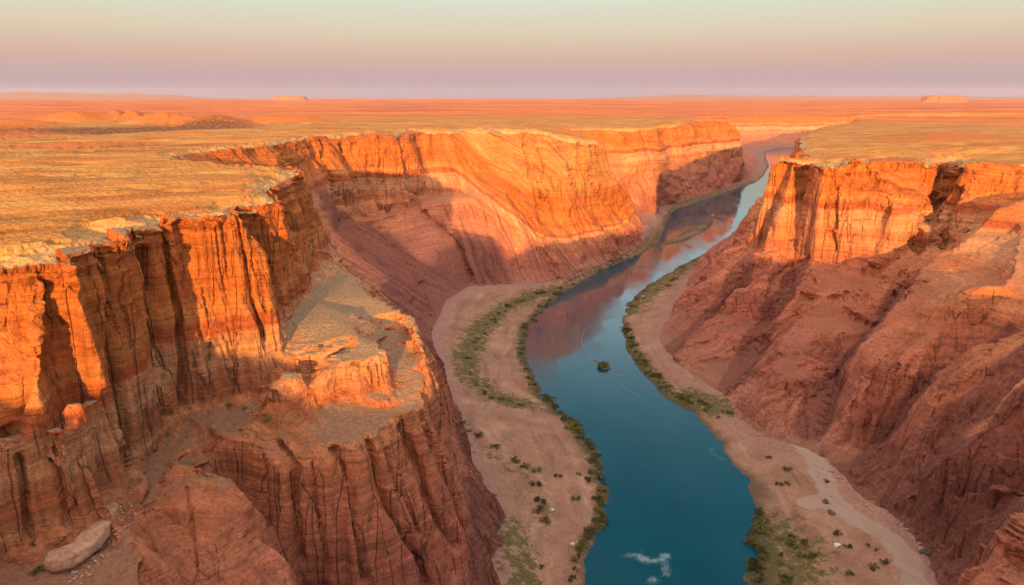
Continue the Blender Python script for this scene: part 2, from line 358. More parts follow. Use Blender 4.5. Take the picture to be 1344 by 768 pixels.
# long open joints and grooves that the photograph shows on the cliffs: (path, half width in pixels, depth in metres, nearest, farthest)
GROOVES = [
    ([(688, 172), (693, 205), (700, 235), (708, 262), (715, 300), (725, 340), (735, 366)], 3.2, 7, 600, 1000),
    ([(698, 172), (704, 200), (712, 230), (722, 262), (738, 300)], 2.6, 5, 600, 1000),
    ([(674, 240), (668, 252), (690, 275), (706, 310), (716, 340)], 2.5, 4, 600, 1000),
    ([(762, 186), (764, 215), (775, 235), (790, 255), (806, 272), (826, 292)], 3.5, 8, 700, 1100),
    ([(772, 195), (771, 215), (778, 228)], 2.0, 3, 700, 1100),
    ([(790, 245), (812, 275), (822, 300), (832, 325)], 2.2, 4, 700, 1100),
    ([(450, 190), (460, 220), (474, 255), (480, 285)], 3.5, 6, 550, 1000), ([(480, 175), (482, 200), (483, 245)], 2.2, 5, 550, 1000),
    ([(500, 177), (499, 215), (505, 262)], 2.2, 4, 550, 1000), ([(424, 185), (428, 215), (440, 250), (452, 290)], 3.0, 6, 500, 1000),
    ([(527, 176), (531, 205), (540, 235), (547, 272)], 4.0, 7, 550, 1000), ([(600, 200), (606, 225), (613, 248)], 2.0, 3, 550, 1000),
    ([(547, 275), (578, 300), (603, 330), (616, 368)], 4.0, 6, 550, 1000), ([(450, 345), (480, 372), (505, 400), (530, 425)], 3.5, 5, 400, 900),
    ([(500, 300), (530, 340), (560, 380), (572, 405)], 3.0, 4, 450, 900), ([(650, 255), (672, 300), (682, 335), (690, 368)], 2.6, 4, 550, 1000),
    ([(1095, 216), (1093, 240), (1086, 270), (1088, 300), (1094, 328)], 3.0, 6, 400, 700), ([(1131, 209), (1110, 233), (1098, 262), (1092, 300)], 3.0, 6, 400, 700),
    ([(1060, 338), (1036, 350), (1018, 362), (1010, 390)], 2.5, 4, 400, 700), ([(1160, 230), (1164, 262), (1160, 290)], 2.0, 2.5, 400, 700),
    ([(1260, 208), (1240, 240), (1216, 290), (1200, 332), (1180, 386)], 7.0, 10, 400, 700), ([(1255, 248), (1242, 285), (1236, 322)], 4.0, 8, 400, 700),
    ([(1218, 212), (1216, 240), (1208, 255)], 2.5, 5, 400, 700), ([(1338, 222), (1332, 250)], 2.5, 4, 400, 700),
    ([(216, 292), (222, 350), (232, 410), (238, 470), (242, 530)], 4.0, 6, 150, 400), ([(284, 300), (289, 345), (300, 400), (312, 445)], 1.8, 1.6, 150, 400),
    ([(258, 300), (262, 350), (272, 410), (276, 480)], 1.6, 1.3, 150, 400), ([(192, 330), (199, 400), (212, 470), (222, 545)], 5.0, 6, 150, 400),
    ([(134, 345), (148, 420), (160, 520), (168, 612)], 5.0, 6, 130, 400), ([(311, 277), (319, 330), (331, 400), (346, 445)], 4.0, 5, 150, 450),
    ([(345, 290), (354, 350), (366, 400)], 2.5, 3, 150, 450), ([(330, 300), (335, 350), (348, 410)], 2.2, 2.5, 150, 450), ([(374, 282), (386, 330), (402, 385)], 3.0, 4, 150, 450),
    ([(366, 585), (382, 620), (386, 655), (391, 700), (395, 735)], 6.0, 5, 130, 300), ([(435, 590), (452, 622), (470, 680), (480, 768)], 5.0, 5, 130, 300),
    ([(482, 580), (494, 612), (500, 645), (538, 715), (560, 768)], 5.0, 5, 130, 300), ([(530, 558), (542, 600), (560, 655), (598, 715)], 5.0, 5, 130, 330),
    ([(410, 610), (415, 660), (432, 740)], 2.5, 2, 130, 300), ([(345, 600), (348, 650), (352, 700)], 2.0, 1.5, 130, 300), ([(508, 590), (520, 640), (550, 700)], 2.5, 2.5, 130, 300),
    ([(556, 545), (572, 590), (590, 640), (612, 690)], 3.5, 3, 130, 330), ([(561, 470), (575, 520), (588, 570), (604, 610)], 3.5, 3, 150, 400),
    ([(246, 640), (250, 690), (262, 768)], 2.2, 1.8, 100, 300), ([(28, 600), (33, 650), (40, 705)], 5.0, 4, 100, 220), ([(70, 590), (78, 640), (84, 690)], 3.5, 3, 100, 220),
    ([(1124, 500), (1118, 540), (1112, 580)], 3.0, 3, 250, 500), ([(1150, 472), (1142, 520), (1138, 580)], 3.0, 3, 250, 500), ([(1010, 515), (1004, 545), (1000, 566)], 2.5, 2, 250, 500), ([(1036, 505), (1034, 540), (1033, 575)], 2.5, 2, 250, 500), ([(1058, 508), (1060, 540), (1055, 580)], 2.5, 2, 250, 500),
    ([(1180, 480), (1170, 520), (1150, 570)], 2.5, 2.5, 250, 500), ([(1210, 600), (1200, 635), (1190, 660)], 3.0, 2.5, 200, 400), ([(1240, 600), (1236, 640), (1230, 680)], 2.5, 2, 200, 400),
]

def carve(P, N, wl):
    d = P - CAM
    dep = np.maximum(d @ FWD, 1)
    px = 672 + d[:, 0] / dep * FPX; py = 384 - (d @ UPV) / dep * FPX
    Q = np.stack([px, py], 1)
    toward = (N * d).sum(1) < 0
    out = np.zeros(len(P))
    for path, wd, deep, y0, y1 in GROOVES:
        xs = [q[0] for q in path]; ys = [q[1] for q in path]
        k = np.where((wl > 0) & toward & (P[:, 1] > y0) & (P[:, 1] < y1) & (px > min(xs) - 30) & (px < max(xs) + 30) & (py > min(ys) - 15) & (py < max(ys) + 15))[0]
        if len(k) == 0:
            continue
        x, yy, h = P[k].T
        wob = 2.2 * wd ** 0.5 * perlin(x / 9, yy / 9, h / 14, 61) + 1.2 * perlin(x / 3, yy / 3, h / 4, 62)
        q = Q[k].copy(); q[:, 0] += wob
        dist = poly_dist(q, path)
        out[k] = np.maximum(out[k], deep * np.exp(-(dist / wd) ** 2))
    return out

def wall_relief(P, F, TAGS, scale):
    N = vert_normals(P, F)
    wl = tag_weight(P, F, TAGS, (2,))
    P = P.copy()
    k = np.where((wl > 0) & (np.hypot(P[:, 0], P[:, 1]) < 5000))[0]
    x, yy, h = P[k].T
    n = N[k]
    steep = np.where(np.hypot(x, yy) < 330, smooth01(n[:, 2], 0.86, 0.58), smooth01(n[:, 2], 0.80, 0.45))
    slope = smooth01(n[:, 2], 0.95, 0.84)
    round_ = smooth01(h, 112, 100) * (np.hypot(x, yy) < 520)      # flutes run on over the rounded shoulders
    steep = np.maximum(steep, round_ * smooth01(n[:, 2], 0.94, 0.70))
    H = n.copy(); H[:, 2] *= 0.25
    H /= np.maximum(np.linalg.norm(H, axis=1, keepdims=True), 1e-6)
    d = np.zeros(len(k))
    wx = x + 5 * perlin(x / 23, yy / 23, h / 60, 31); wy = yy + 5 * perlin(x / 23, yy / 23, h / 60, 32)
    dist = np.hypot(x, yy)
    if scale == 0:
        far = smooth01(dist, 420, 800)
        d += steep * (4.0 + 7.0 * far) * (2.2 * np.abs(perlin(wx / 48.0, wy / 48.0, h / 500, 1)) - 0.55)
        d += steep * (4.0 + 1.0 * far) * (2.2 * np.abs(perlin(wx / 24, wy / 24, h / 300, 2)) - 0.5)
        # rills and small spurs that run down the talus
        _, s = poly_dist(P[k], TOE, True, True)
        s = s + 6 * perlin(x / 40, yy / 40, h / 40, 33)
        tal = slope * (1 - 0.8 * steep)
        fade = smooth01(h, 2, 25)
        ribs = 1.0 + 0.7 * (x > 60) * (yy < 720)
        d += tal * fade * ribs * 7.0 * (2.2 * np.abs(perlin(s / 36, h / 200, 0.5, 51)) - 0.55)
        d += tal * fade * ribs * 4.6 * (2.2 * np.abs(perlin(s / 15, h / 120, 1.5, 52)) - 0.5)
    if scale == 1:
        d += steep * 2.3 * (2.2 * np.abs(perlin(wx / 11, wy / 11, h / 180, 3)) - 0.5)
        _, s = poly_dist(P[k], TOE, True, True)
        s = s + 3 * perlin(x / 20, yy / 20, h / 20, 34)
        d += slope * (1 - 0.7 * steep) * (1.9 + 1.0 * (x > 60) * (yy < 720)) * (2.0 * np.abs(perlin(s / 6.5, h / 60, 2.5, 53)) - 0.45)
        hh = h + 3.0 * perlin(x / 90, yy / 90, 0.5, 41) + 0.6 * perlin(x / 9, yy / 9, h / 9, 42)
        up = smooth01(h, 60, 150)
        lay = np.maximum(steep, 0.6 * slope)
        d += lay * (0.35 + 0.3 * up) * perlin(hh / 9.0, 0.3, 0.7, 5)
        d += lay * (0.10 + 0.12 * up) * np.tanh(4 * perlin(hh / 2.6, 1.3, 0.2, 6))
        cap = smooth01(h, 140, 154)
        d += steep * cap * 0.8 * np.tanh(5 * perlin(hh / 1.9, 2.3, 0.9, 7))
        d -= carve(P, N, wl)[k]
    if scale == 2:
        d += steep * 0.5 * (2.0 * np.abs(perlin(wx / 4.2, wy / 4.2, h / 45, 8)) - 0.45)
        d += (0.3 + 0.5 * steep) * 0.34 * perlin(x / 6, yy / 6, h / 7, 9)
        d += (0.4 + 0.4 * steep) * 0.2 * perlin(x / 2.3, yy / 2.3, h / 2.2, 10)
        d += (0.35 + 0.65 * steep) * 0.11 * perlin(x / 0.9, yy / 0.9, h / 0.8, 13)
    P[k] += H * d[:, None]
    return P

def ground_relief(P, F, TAGS, scale):
    x, yy = P[:, 0], P[:, 1]
    top = tag_weight(P, F, TAGS, (3,)); bank = tag_weight(P, F, TAGS, (1,))
    TAGS_TOP = top
    top = np.where(top > 0.99, 1.0, 0.3 * top); bank = np.where(bank > 0.99, 1.0, 0)
    dist = np.hypot(x, yy)
    d = np.zeros(len(P))
    if scale == 0:
        big = smooth01(dist, 500, 1200)
        d += top * big * (3.0 * perlin(x / 160, yy / 160, 0, 21) + 1.2 * perlin(x / 60, yy / 60, 0, 22))
        far = smooth01(dist, 2500, 6000)
        d += top * far * (10 * np.maximum(0, perlin(x / 1500, yy / 900, 0, 23)) + 9 * np.tanh(3 * perlin(x / 2600, yy / 700, 1, 24)))
        d += top * (0.9 * perlin(x / 45, yy / 45, 0, 25))
        u, v = 0.94 * x + 0.34 * yy, -0.34 * x + 0.94 * yy              # low swells and drainage lines, drawn out across the view
        nearer = smooth01(dist, 1500, 700)
        d += top * nearer * (1.5 * perlin(u / 90, v / 28, 0, 73) - 1.3 * smooth01(np.abs(perlin(u / 120, v / 45, 3, 74)), 0.10, 0.0))
        d += bank * 0.5 * perlin(x / 25, yy / 25, 0, 26)
    if scale == 1:
        u, v = 0.94 * x + 0.34 * yy, -0.34 * x + 0.94 * yy
        d += top * (0.75 * perlin(u / 24, v / 8, 0, 27) + 0.4 * np.abs(perlin(u / 9, v / 4, 0, 28)) * smooth01(perlin(x / 60, yy / 60, 9, 75), -0.25, 0.35))
        # broken ledges where the table land steps down to its rim
        rd = poly_dist(P, RIM, True) + 5 * perlin(x / 9, yy / 9, 0, 71) + 1.2 * perlin(x / 4, yy / 4, 0, 72)
        cl = (TAGS_TOP > 0) * (dist < 1500)
        d -= cl * (1.3 * smooth01(rd, 11.5, 10.3) + 1.2 * smooth01(rd, 6.5, 5.6) + 1.0 * smooth01(rd, 2.6, 1.9))
        d += bank * 0.25 * perlin(x / 8, yy / 8, 0, 29)
        lo = np.where((P[:, 2] < 9) & (top == 0) & (dist < 2500))[0]      # an uneven water line
        sd = poly_dist(P[lo], SHORE, True)
        d[lo] += smooth01(sd, 14, 3) * (0.75 * perlin(x[lo] / 17, yy[lo] / 17, 0, 78) + 0.6 * perlin(x[lo] / 6, yy[lo] / 6, 0, 79) + 0.25 * perlin(x[lo] / 2.2, yy[lo] / 2.2, 0, 80))
    if scale == 2:
        d += top * (0.34 * perlin(x / 2.2, yy / 2.2, 0, 30) + 0.2 * perlin(x / 0.9, yy / 0.9, 0, 34))
        d += bank * 0.1 * perlin(x / 2.5, yy / 2.5, 0, 35)
    P = P.copy(); P[:, 2] += d
    return P

# low hills on the table land to the left and further off
HILLS = []
for px, py, dist, hgt, rad in ((-60, 167, 1270, 5, 260), (90, 166, 1290, 5, 230), (20, 166, 1150, 16, 60), (70, 164, 1300, 20, 60), (105, 163, 1280, 20, 40), (150, 162, 1330, 22, 40), (180, 162, 1350, 20, 36), (205, 163, 1300, 15, 40),
                               (232, 161, 1280, 22, 55), (280, 161, 1250, 24, 50), (300, 163, 1210, 13, 50), (345, 162, 1330, 14, 50), (400, 163, 1330, 13, 55), (0, 178, 800, 10, 36),
                               (30, 173, 950, 13, 60), (60, 200, 560, 4.0, 35), (130, 193, 600, 3.2, 40), (252, 178, 800, 4, 22), (745, 172, 1010, 8, 26), (1290, 180, 900, 6, 60), (1235, 178, 950, 5, 60), (1190, 181, 870, 4, 50)):
    c = y(px, py, dist)
    if rad < 120:
        HILLS.append((c[0], c[1], rad))
    rr = np.hypot((P[:, 0] - c[0]) / rad, (P[:, 1] - c[1]) / (rad * 0.7))
    P[:, 2] += 0.85 * hgt * np.maximum(0, 1 - rr / 1.6) * (tag_weight(P, F, TAGS, (3,)) > 0.9)
HOLLOW_SHADE = [y(-120, 176, 990), y(0, 176, 1000), y(100, 174, 1040), y(180, 171, 1080), y(240, 168, 1120)]

P = wall_relief(P, F, TAGS, 0); P = ground_relief(P, F, TAGS, 0)
P, F, TAGS = refine(P, F, TAGS, 4.0)
wall = tag_weight(P, F, TAGS, (2,))
P = relax(P, F, np.where(wall > 0, 0.7, 0.4) * (np.linalg.norm(P[:, :2], axis=1) < 6000), 1)
print('mid', len(P), round(time.time() - T0, 1))
P = wall_relief(P, F, TAGS, 1); P = ground_relief(P, F, TAGS, 1)
P, F, TAGS = refine(P, F, TAGS, FINE)
print('fine', len(P), len(F), round(time.time() - T0, 1))
P = wall_relief(P, F, TAGS, 2); P = ground_relief(P, F, TAGS, 2)
NRM = vert_normals(P, F)
print('relief done', round(time.time() - T0, 1))

# ------------------------------------------------------------------ materials
def new_mat(name):
    m = bpy.data.materials.new(name)
    m.use_nodes = True
    nt = m.node_tree
    for n in list(nt.nodes):
        nt.nodes.remove(n)
    out = nt.nodes.new('ShaderNodeOutputMaterial')
    b = nt.nodes.new('ShaderNodeBsdfPrincipled')
    nt.links.new(b.outputs[0], out.inputs[0])
    return m, nt, b

class G:
    """small helper to write node graphs"""
    def __init__(s, nt):
        s.nt = nt
    def n(s, kind, **kw):
        d = s.nt.nodes.new(kind)
        for k, v in kw.items():
            setattr(d, k, v)
        return d
    def put(s, sock, v):
        if isinstance(v, bpy.types.NodeSocket):
            s.nt.links.new(v, sock)
        else:
            sock.default_value = v
    def pos(s):
        return s.n('ShaderNodeNewGeometry').outputs['Position']
    def sep(s, v):
        d = s.n('ShaderNodeSeparateXYZ'); s.put(d.inputs[0], v); return d.outputs
    def comb(s, a, b, c):
        d = s.n('ShaderNodeCombineXYZ')
        for i, v in enumerate((a, b, c)):
            s.put(d.inputs[i], v)
        return d.outputs[0]
    def m(s, op, a, b=0.0, c=0.0, clamp=False):
        d = s.n('ShaderNodeMath', operation=op, use_clamp=clamp)
        for i, v in enumerate((a, b, c)):
            s.put(d.inputs[i], v)
        return d.outputs[0]
    def scale(s, v, xyz):
        d = s.n('ShaderNodeVectorMath', operation='MULTIPLY'); s.put(d.inputs[0], v); s.put(d.inputs[1], xyz); return d.outputs[0]
    def noise(s, vec, scale, detail=4.0, rough=0.55, dist=0.0, color=False):
        d = s.n('ShaderNodeTexNoise')
        s.put(d.inputs['Vector'], vec); s.put(d.inputs['Scale'], scale); s.put(d.inputs['Detail'], detail)
        s.put(d.inputs['Roughness'], rough); s.put(d.inputs['Distortion'], dist)
        return d.outputs['Color' if color else 'Fac']
    def voro(s, vec, scale, feature='F1', rnd=1.0):
        d = s.n('ShaderNodeTexVoronoi', feature=feature)
        s.put(d.inputs['Vector'], vec); s.put(d.inputs['Scale'], scale); s.put(d.inputs['Randomness'], rnd)
        return d.outputs['Distance']
    def ramp(s, fac, stops, interp='LINEAR'):
        d = s.n('ShaderNodeValToRGB')
        cr = d.color_ramp; cr.interpolation = interp
        while len(cr.elements) < len(stops):
            cr.elements.new(0.5)
        for e, (p, c) in zip(cr.elements, stops):
            e.position = p
            e.color = (c, c, c, 1) if isinstance(c, (int, float)) else (*c, 1)
        s.put(d.inputs[0], fac)
        return d.outputs[0]
    def rng(s, v, a, b, c=0.0, d=1.0):
        q = s.n('ShaderNodeMapRange', interpolation_type='SMOOTHSTEP')
        for i, t in enumerate((v, a, b, c, d)):
            s.put(q.inputs[i], t)
        return q.outputs[0]
    def mix(s, fac, a, b, mode='MIX'):
        d = s.n('ShaderNodeMix', data_type='RGBA', blend_type=mode)
        s.put(d.inputs[0], fac)
        for k, v in ((6, a), (7, b)):
            s.put(d.inputs[k], v if isinstance(v, bpy.types.NodeSocket) else (*v, 1))
        return d.outputs[2]
    def attr(s, name):
        return s.n('ShaderNodeAttribute', attribute_name=name).outputs['Fac']
    def bump(s, height, strength, distance, normal=None):
        d = s.n('ShaderNodeBump'); s.put(d.inputs['Strength'], strength); s.put(d.inputs['Distance'], distance); s.put(d.inputs['Height'], height)
        if normal is not None:
            s.put(d.inputs['Normal'], normal)
        return d.outputs[0]

def rock_material():
    m, nt, b = new_mat('banded_sandstone')
    g = G(nt)
    p = g.pos(); X, Y, Z = g.sep(p)
    up = g.sep(g.n('ShaderNodeNewGeometry').outputs['Normal'])[2]
    # strata: colour follows the warped elevation
    wob = g.noise(p, 0.012, 2)
    wob2 = g.noise(p, 0.09, 3)
    bx = g.m('DIVIDE', g.m('SUBTRACT', X, 95.0), 150.0); by = g.m('DIVIDE', g.m('SUBTRACT', Y, 880.0), 190.0)
    lift = g.m('MULTIPLY', g.rng(g.m('ADD', g.m('MULTIPLY', bx, bx), g.m('MULTIPLY', by, by)), 0.2, 1.3, 1, 0), g.rng(Z, 8, 45, 0, 78))
    zz = g.m('ADD', g.m('ADD', g.m('ADD', Z, lift), g.m('MULTIPLY', g.m('MAXIMUM', g.m('SUBTRACT', Y, 750.0), 0.0), 0.016)), g.m('ADD', g.m('MULTIPLY', g.m('SUBTRACT', wob, 0.5), 14.0), g.m('MULTIPLY', g.m('SUBTRACT', wob2, 0.5), 3.0)))
    fine = g.noise(g.comb(g.m('MULTIPLY', X, 0.004), g.m('MULTIPLY', Y, 0.004), g.m('MULTIPLY', zz, 0.16)), 1.0, 5, 0.65)
    t = g.m('DIVIDE', zz, 170.0)
    base = g.ramp(t, [(0.0, (0.50, 0.25, 0.18)), (0.06, (0.47, 0.195, 0.135)), (0.16, (0.48, 0.165, 0.115)), (0.34, (0.55, 0.195, 0.12)), (0.47, (0.58, 0.205, 0.11)),
                      (0.52, (0.62, 0.26, 0.13)), (0.555, (0.56, 0.19, 0.09)), (0.60, (0.66, 0.31, 0.17)), (0.66, (0.66, 0.29, 0.15)), (0.672, (0.50, 0.135, 0.055)), (0.695, (0.50, 0.135, 0.05)), (0.71, (0.64, 0.24, 0.085)),
                      (0.76, (0.55, 0.165, 0.05)), (0.86, (0.58, 0.18, 0.048)), (0.93, (0.50, 0.14, 0.04)), (1.0, (0.60, 0.24, 0.08))])
    band = g.ramp(fine, [(0.30, 0.72), (0.42, 1.0), (0.5, 1.15), (0.58, 0.92), (0.68, 1.28)])
    c = g.mix(0.75, base, band, 'MULTIPLY')
    thin = g.noise(g.comb(g.m('MULTIPLY', X, 0.01), g.m('MULTIPLY', Y, 0.01), g.m('MULTIPLY', zz, 0.75)), 1.0, 3, 0.6)
    c = g.mix(g.m('MULTIPLY', g.rng(up, 0.4, 0.85, 1, 0.35), 0.75), c, g.ramp(thin, [(0.36, 0.62), (0.44, 1.05), (0.52, 0.9), (0.58, 1.32), (0.66, 0.95)]), 'MULTIPLY')
    patch = g.noise(p, 0.035, 4, 0.65)
    c = g.mix(0.42, c, g.ramp(patch, [(0.33, (0.62, 0.55, 0.55)), (0.5, (1, 1, 1)), (0.66, (1.25, 1.3, 1.3))]), 'MULTIPLY')
    # purple shale between the spurs, its dark tone also standing for valley shade
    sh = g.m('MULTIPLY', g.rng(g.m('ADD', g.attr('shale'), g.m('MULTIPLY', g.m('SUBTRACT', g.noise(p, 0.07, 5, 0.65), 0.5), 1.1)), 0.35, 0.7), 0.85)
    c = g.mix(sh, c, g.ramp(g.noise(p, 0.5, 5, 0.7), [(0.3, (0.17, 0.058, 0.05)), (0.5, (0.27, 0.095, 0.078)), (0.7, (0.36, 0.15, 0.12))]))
    c = g.mix(1.0, c, (1.0, 0.94, 0.84), 'MULTIPLY')
    # streaks that run down the face
    st = g.noise(g.scale(p, (0.45, 0.45, 0.02)), 1.0, 4, 0.6)
    c = g.mix(0.6, c, g.ramp(st, [(0.33, 0.6), (0.5, 1.06), (0.7, 1.2)]), 'MULTIPLY')
    # runnels that follow the fall of the slope
    run = g.noise(g.comb(g.m('MULTIPLY', g.attr('run'), 0.20), g.m('MULTIPLY', Z, 0.012), 0.0), 1.0, 5, 0.62)
    onslope = g.m('MULTIPLY', g.rng(up, 0.25, 0.55), g.rng(up, 0.97, 0.88))
    c = g.mix(g.m('MULTIPLY', onslope, 0.8), c, g.ramp(run, [(0.33, (0.50, 0.42, 0.42)), (0.42, (0.82, 0.78, 0.78)), (0.5, (1.08, 1.08, 1.08)), (0.64, (1.3, 1.32, 1.3))]), 'MULTIPLY')
    # open joints: thin vertical cracks, their inner shade painted dark
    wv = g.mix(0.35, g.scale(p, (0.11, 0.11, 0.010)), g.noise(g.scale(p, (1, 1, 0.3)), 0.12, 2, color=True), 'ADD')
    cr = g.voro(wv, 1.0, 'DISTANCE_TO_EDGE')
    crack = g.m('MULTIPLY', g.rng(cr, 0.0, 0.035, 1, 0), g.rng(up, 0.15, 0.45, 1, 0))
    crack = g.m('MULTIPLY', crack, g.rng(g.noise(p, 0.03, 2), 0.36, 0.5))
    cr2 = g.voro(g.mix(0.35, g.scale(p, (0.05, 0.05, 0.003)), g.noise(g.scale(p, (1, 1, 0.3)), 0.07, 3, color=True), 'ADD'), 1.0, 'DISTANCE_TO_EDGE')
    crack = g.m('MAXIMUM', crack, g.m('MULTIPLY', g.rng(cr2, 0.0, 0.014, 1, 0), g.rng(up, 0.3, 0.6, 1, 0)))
    # gravel and dust on the flat parts
    grv = g.noise(p, 0.8, 6, 0.75)
    dust = g.ramp(grv, [(0.3, (0.24, 0.145, 0.085)), (0.5, (0.42, 0.29, 0.175)), (0.68, (0.56, 0.42, 0.27))])
    dustlow = g.ramp(grv, [(0.3, (0.27, 0.125, 0.08)), (0.5, (0.40, 0.20, 0.125)), (0.7, (0.5, 0.29, 0.19))])
    dust = g.mix(g.rng(Z, 70, 104), dustlow, dust)
    dust = g.mix(g.rng(X, 0, 60), dust, g.mix(0.55, dust, (0.20, 0.085, 0.05)))
    flat = g.rng(g.m('ADD', up, g.m('MULTIPLY', g.m('SUBTRACT', wob2, 0.5), 0.3)), 0.86, 0.97)
    c = g.mix(g.m('MULTIPLY', flat, g.m('MULTIPLY', g.rng(Z, 60, 100, 0.5, 0.85), g.m('MULTIPLY', g.rng(Y, 480, 620, 1.0, 0.3), g.rng(X, 100, 200, 1.0, 0.45)))), c, dust)
    # grain
    gr = g.noise(p, 0.75, 5, 0.75)
    c = g.mix(0.45, c, g.ramp(gr, [(0.32, 0.55), (0.5, 1.05), (0.68, 1.4)]), 'MULTIPLY')
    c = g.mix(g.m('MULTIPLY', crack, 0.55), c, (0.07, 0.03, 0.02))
    g.put(b.inputs['Base Color'], c)
    g.put(b.inputs['Roughness'], 0.92)
    b.inputs['Specular IOR Level'].default_value = 0.15
    h1 = g.noise(g.scale(p, (0.5, 0.5, 0.18)), 1.0, 7, 0.68)
    h2 = g.noise(g.scale(p, (0.15, 0.15, 1.6)), 1.0, 4, 0.6)
    hh = g.m('ADD', g.m('MULTIPLY', h1, 2.2), g.m('ADD', g.m('MULTIPLY', h2, 0.7), g.m('MULTIPLY', crack, -0.8)))
    hh = g.m('ADD', hh, g.m('MULTIPLY', grv, 0.5))
    hh = g.m('ADD', hh, g.m('MULTIPLY', g.m('MULTIPLY', run, onslope), 2.6))
    g.put(b.inputs['Normal'], g.bump(hh, 1.0, 1.8))
    return m

def table_material():
    m, nt, b = new_mat('dry_table_land')
    g = G(nt)
    p = g.pos(); X, Y, Z = g.sep(p)
    pp = g.comb(X, Y, 0.0)
    r = g.m('SQRT', g.m('ADD', g.m('MULTIPLY', X, X), g.m('MULTIPLY', Y, Y)))
    big = g.noise(pp, 0.012, 4, 0.6)
    mid = g.noise(pp, 0.12, 5, 0.65)
    fine = g.noise(pp, 0.9, 6, 0.72)
    strk = g.noise(g.comb(g.m('ADD', g.m('MULTIPLY', X, 0.038), g.m('MULTIPLY', Y, 0.014)), g.m('ADD', g.m('MULTIPLY', X, -0.05), g.m('MULTIPLY', Y, 0.15)), 0.0), 1.0, 6, 0.7)
    grass = g.ramp(g.m('ADD', g.m('MULTIPLY', strk, 0.55), g.m('MULTIPLY', fine, 0.45)), [(0.34, (0.22, 0.105, 0.035)), (0.46, (0.46, 0.25, 0.085)), (0.56, (0.62, 0.37, 0.14)), (0.7, (0.72, 0.5, 0.24))])
    rust = g.ramp(fine, [(0.3, (0.30, 0.10, 0.04)), (0.55, (0.52, 0.21, 0.075)), (0.75, (0.6, 0.3, 0.12))])
    c = g.mix(g.rng(big, 0.46, 0.62), grass, g.mix(0.5, grass, rust))
    c = g.mix(1.0, c, (0.84, 0.69, 0.53), 'MULTIPLY')
    # scattered low scrub
    sc = g.m('MULTIPLY', g.rng(g.voro(pp, 0.33), 0.12, 0.3, 1, 0), g.rng(g.noise(pp, 0.05, 3), 0.44, 0.6))
    c = g.mix(g.m('MULTIPLY', sc, 0.6), c, (0.10, 0.075, 0.03))
    # bands of paler straw and bare rust ground, drawn out across the view
    bandn = g.noise(g.comb(g.m('ADD', g.m('MULTIPLY', X, 0.006), g.m('MULTIPLY', Y, 0.002)), g.m('ADD', g.m('MULTIPLY', X, -0.008), g.m('MULTIPLY', Y, 0.03)), 0.0), 1.0, 5, 0.65)
    c = g.mix(0.8, c, g.ramp(bandn, [(0.34, (0.62, 0.5, 0.42)), (0.46, (0.95, 0.9, 0.85)), (0.55, (1.1, 1.1, 1.05)), (0.66, (1.32, 1.3, 1.22))]), 'MULTIPLY')
    # the plain beyond is bare red earth
    far = g.ramp(g.noise(g.scale(pp, (0.0009, 0.0025, 0.001)), 1.0, 6, 0.65), [(0.3, (0.34, 0.085, 0.03)), (0.5, (0.56, 0.15, 0.045)), (0.7, (0.64, 0.22, 0.07))])
    spk = g.noise(g.scale(pp, (0.012, 0.03, 0.01)), 1.0, 5, 0.7)
    far = g.mix(0.6, far, g.ramp(spk, [(0.35, 0.55), (0.5, 1.0), (0.7, 1.15)]), 'MULTIPLY')
    c = g.mix(g.rng(r, 1300, 3000), c, far)
    # badland hills of red clay, and a hollow darkened to stand for shadow
    rust2 = g.ramp(fine, [(0.3, (0.30, 0.08, 0.025)), (0.55, (0.5, 0.155, 0.04)), (0.75, (0.6, 0.22, 0.06))])
    c = g.mix(g.attr('clay'), c, rust2)
    c = g.mix(g.m('MULTIPLY', g.attr('hollow_shade'), g.rng(mid, 0.35, 0.5)), c, g.ramp(fine, [(0.35, (0.09, 0.035, 0.02)), (0.65, (0.2, 0.085, 0.04))]))
    # bare rock near the rim
    rim = g.attr('rim')
    ledge = g.ramp(g.noise(g.scale(p, (0.5, 0.5, 2.0)), 1.0, 6, 0.7), [(0.3, (0.26, 0.12, 0.05)), (0.5, (0.54, 0.31, 0.13)), (0.7, (0.68, 0.46, 0.22))])
    c = g.mix(g.m('MULTIPLY', g.rng(g.m('ADD', rim, g.m('MULTIPLY', g.m('SUBTRACT', mid, 0.5), 14.0)), 2.0, 13.0, 1, 0), g.rng(r, 900, 1600, 0.8, 0.2)), c, ledge)
    g.put(b.inputs['Base Color'], c)
    g.put(b.inputs['Roughness'], 0.95)
    b.inputs['Specular IOR Level'].default_value = 0.1
    g.put(b.inputs['Normal'], g.bump(g.m('ADD', g.m('MULTIPLY', fine, 0.8), g.m('ADD', g.m('MULTIPLY', mid, 1.5), g.m('MULTIPLY', sc, 0.3))), 0.8, 0.8))
    return m

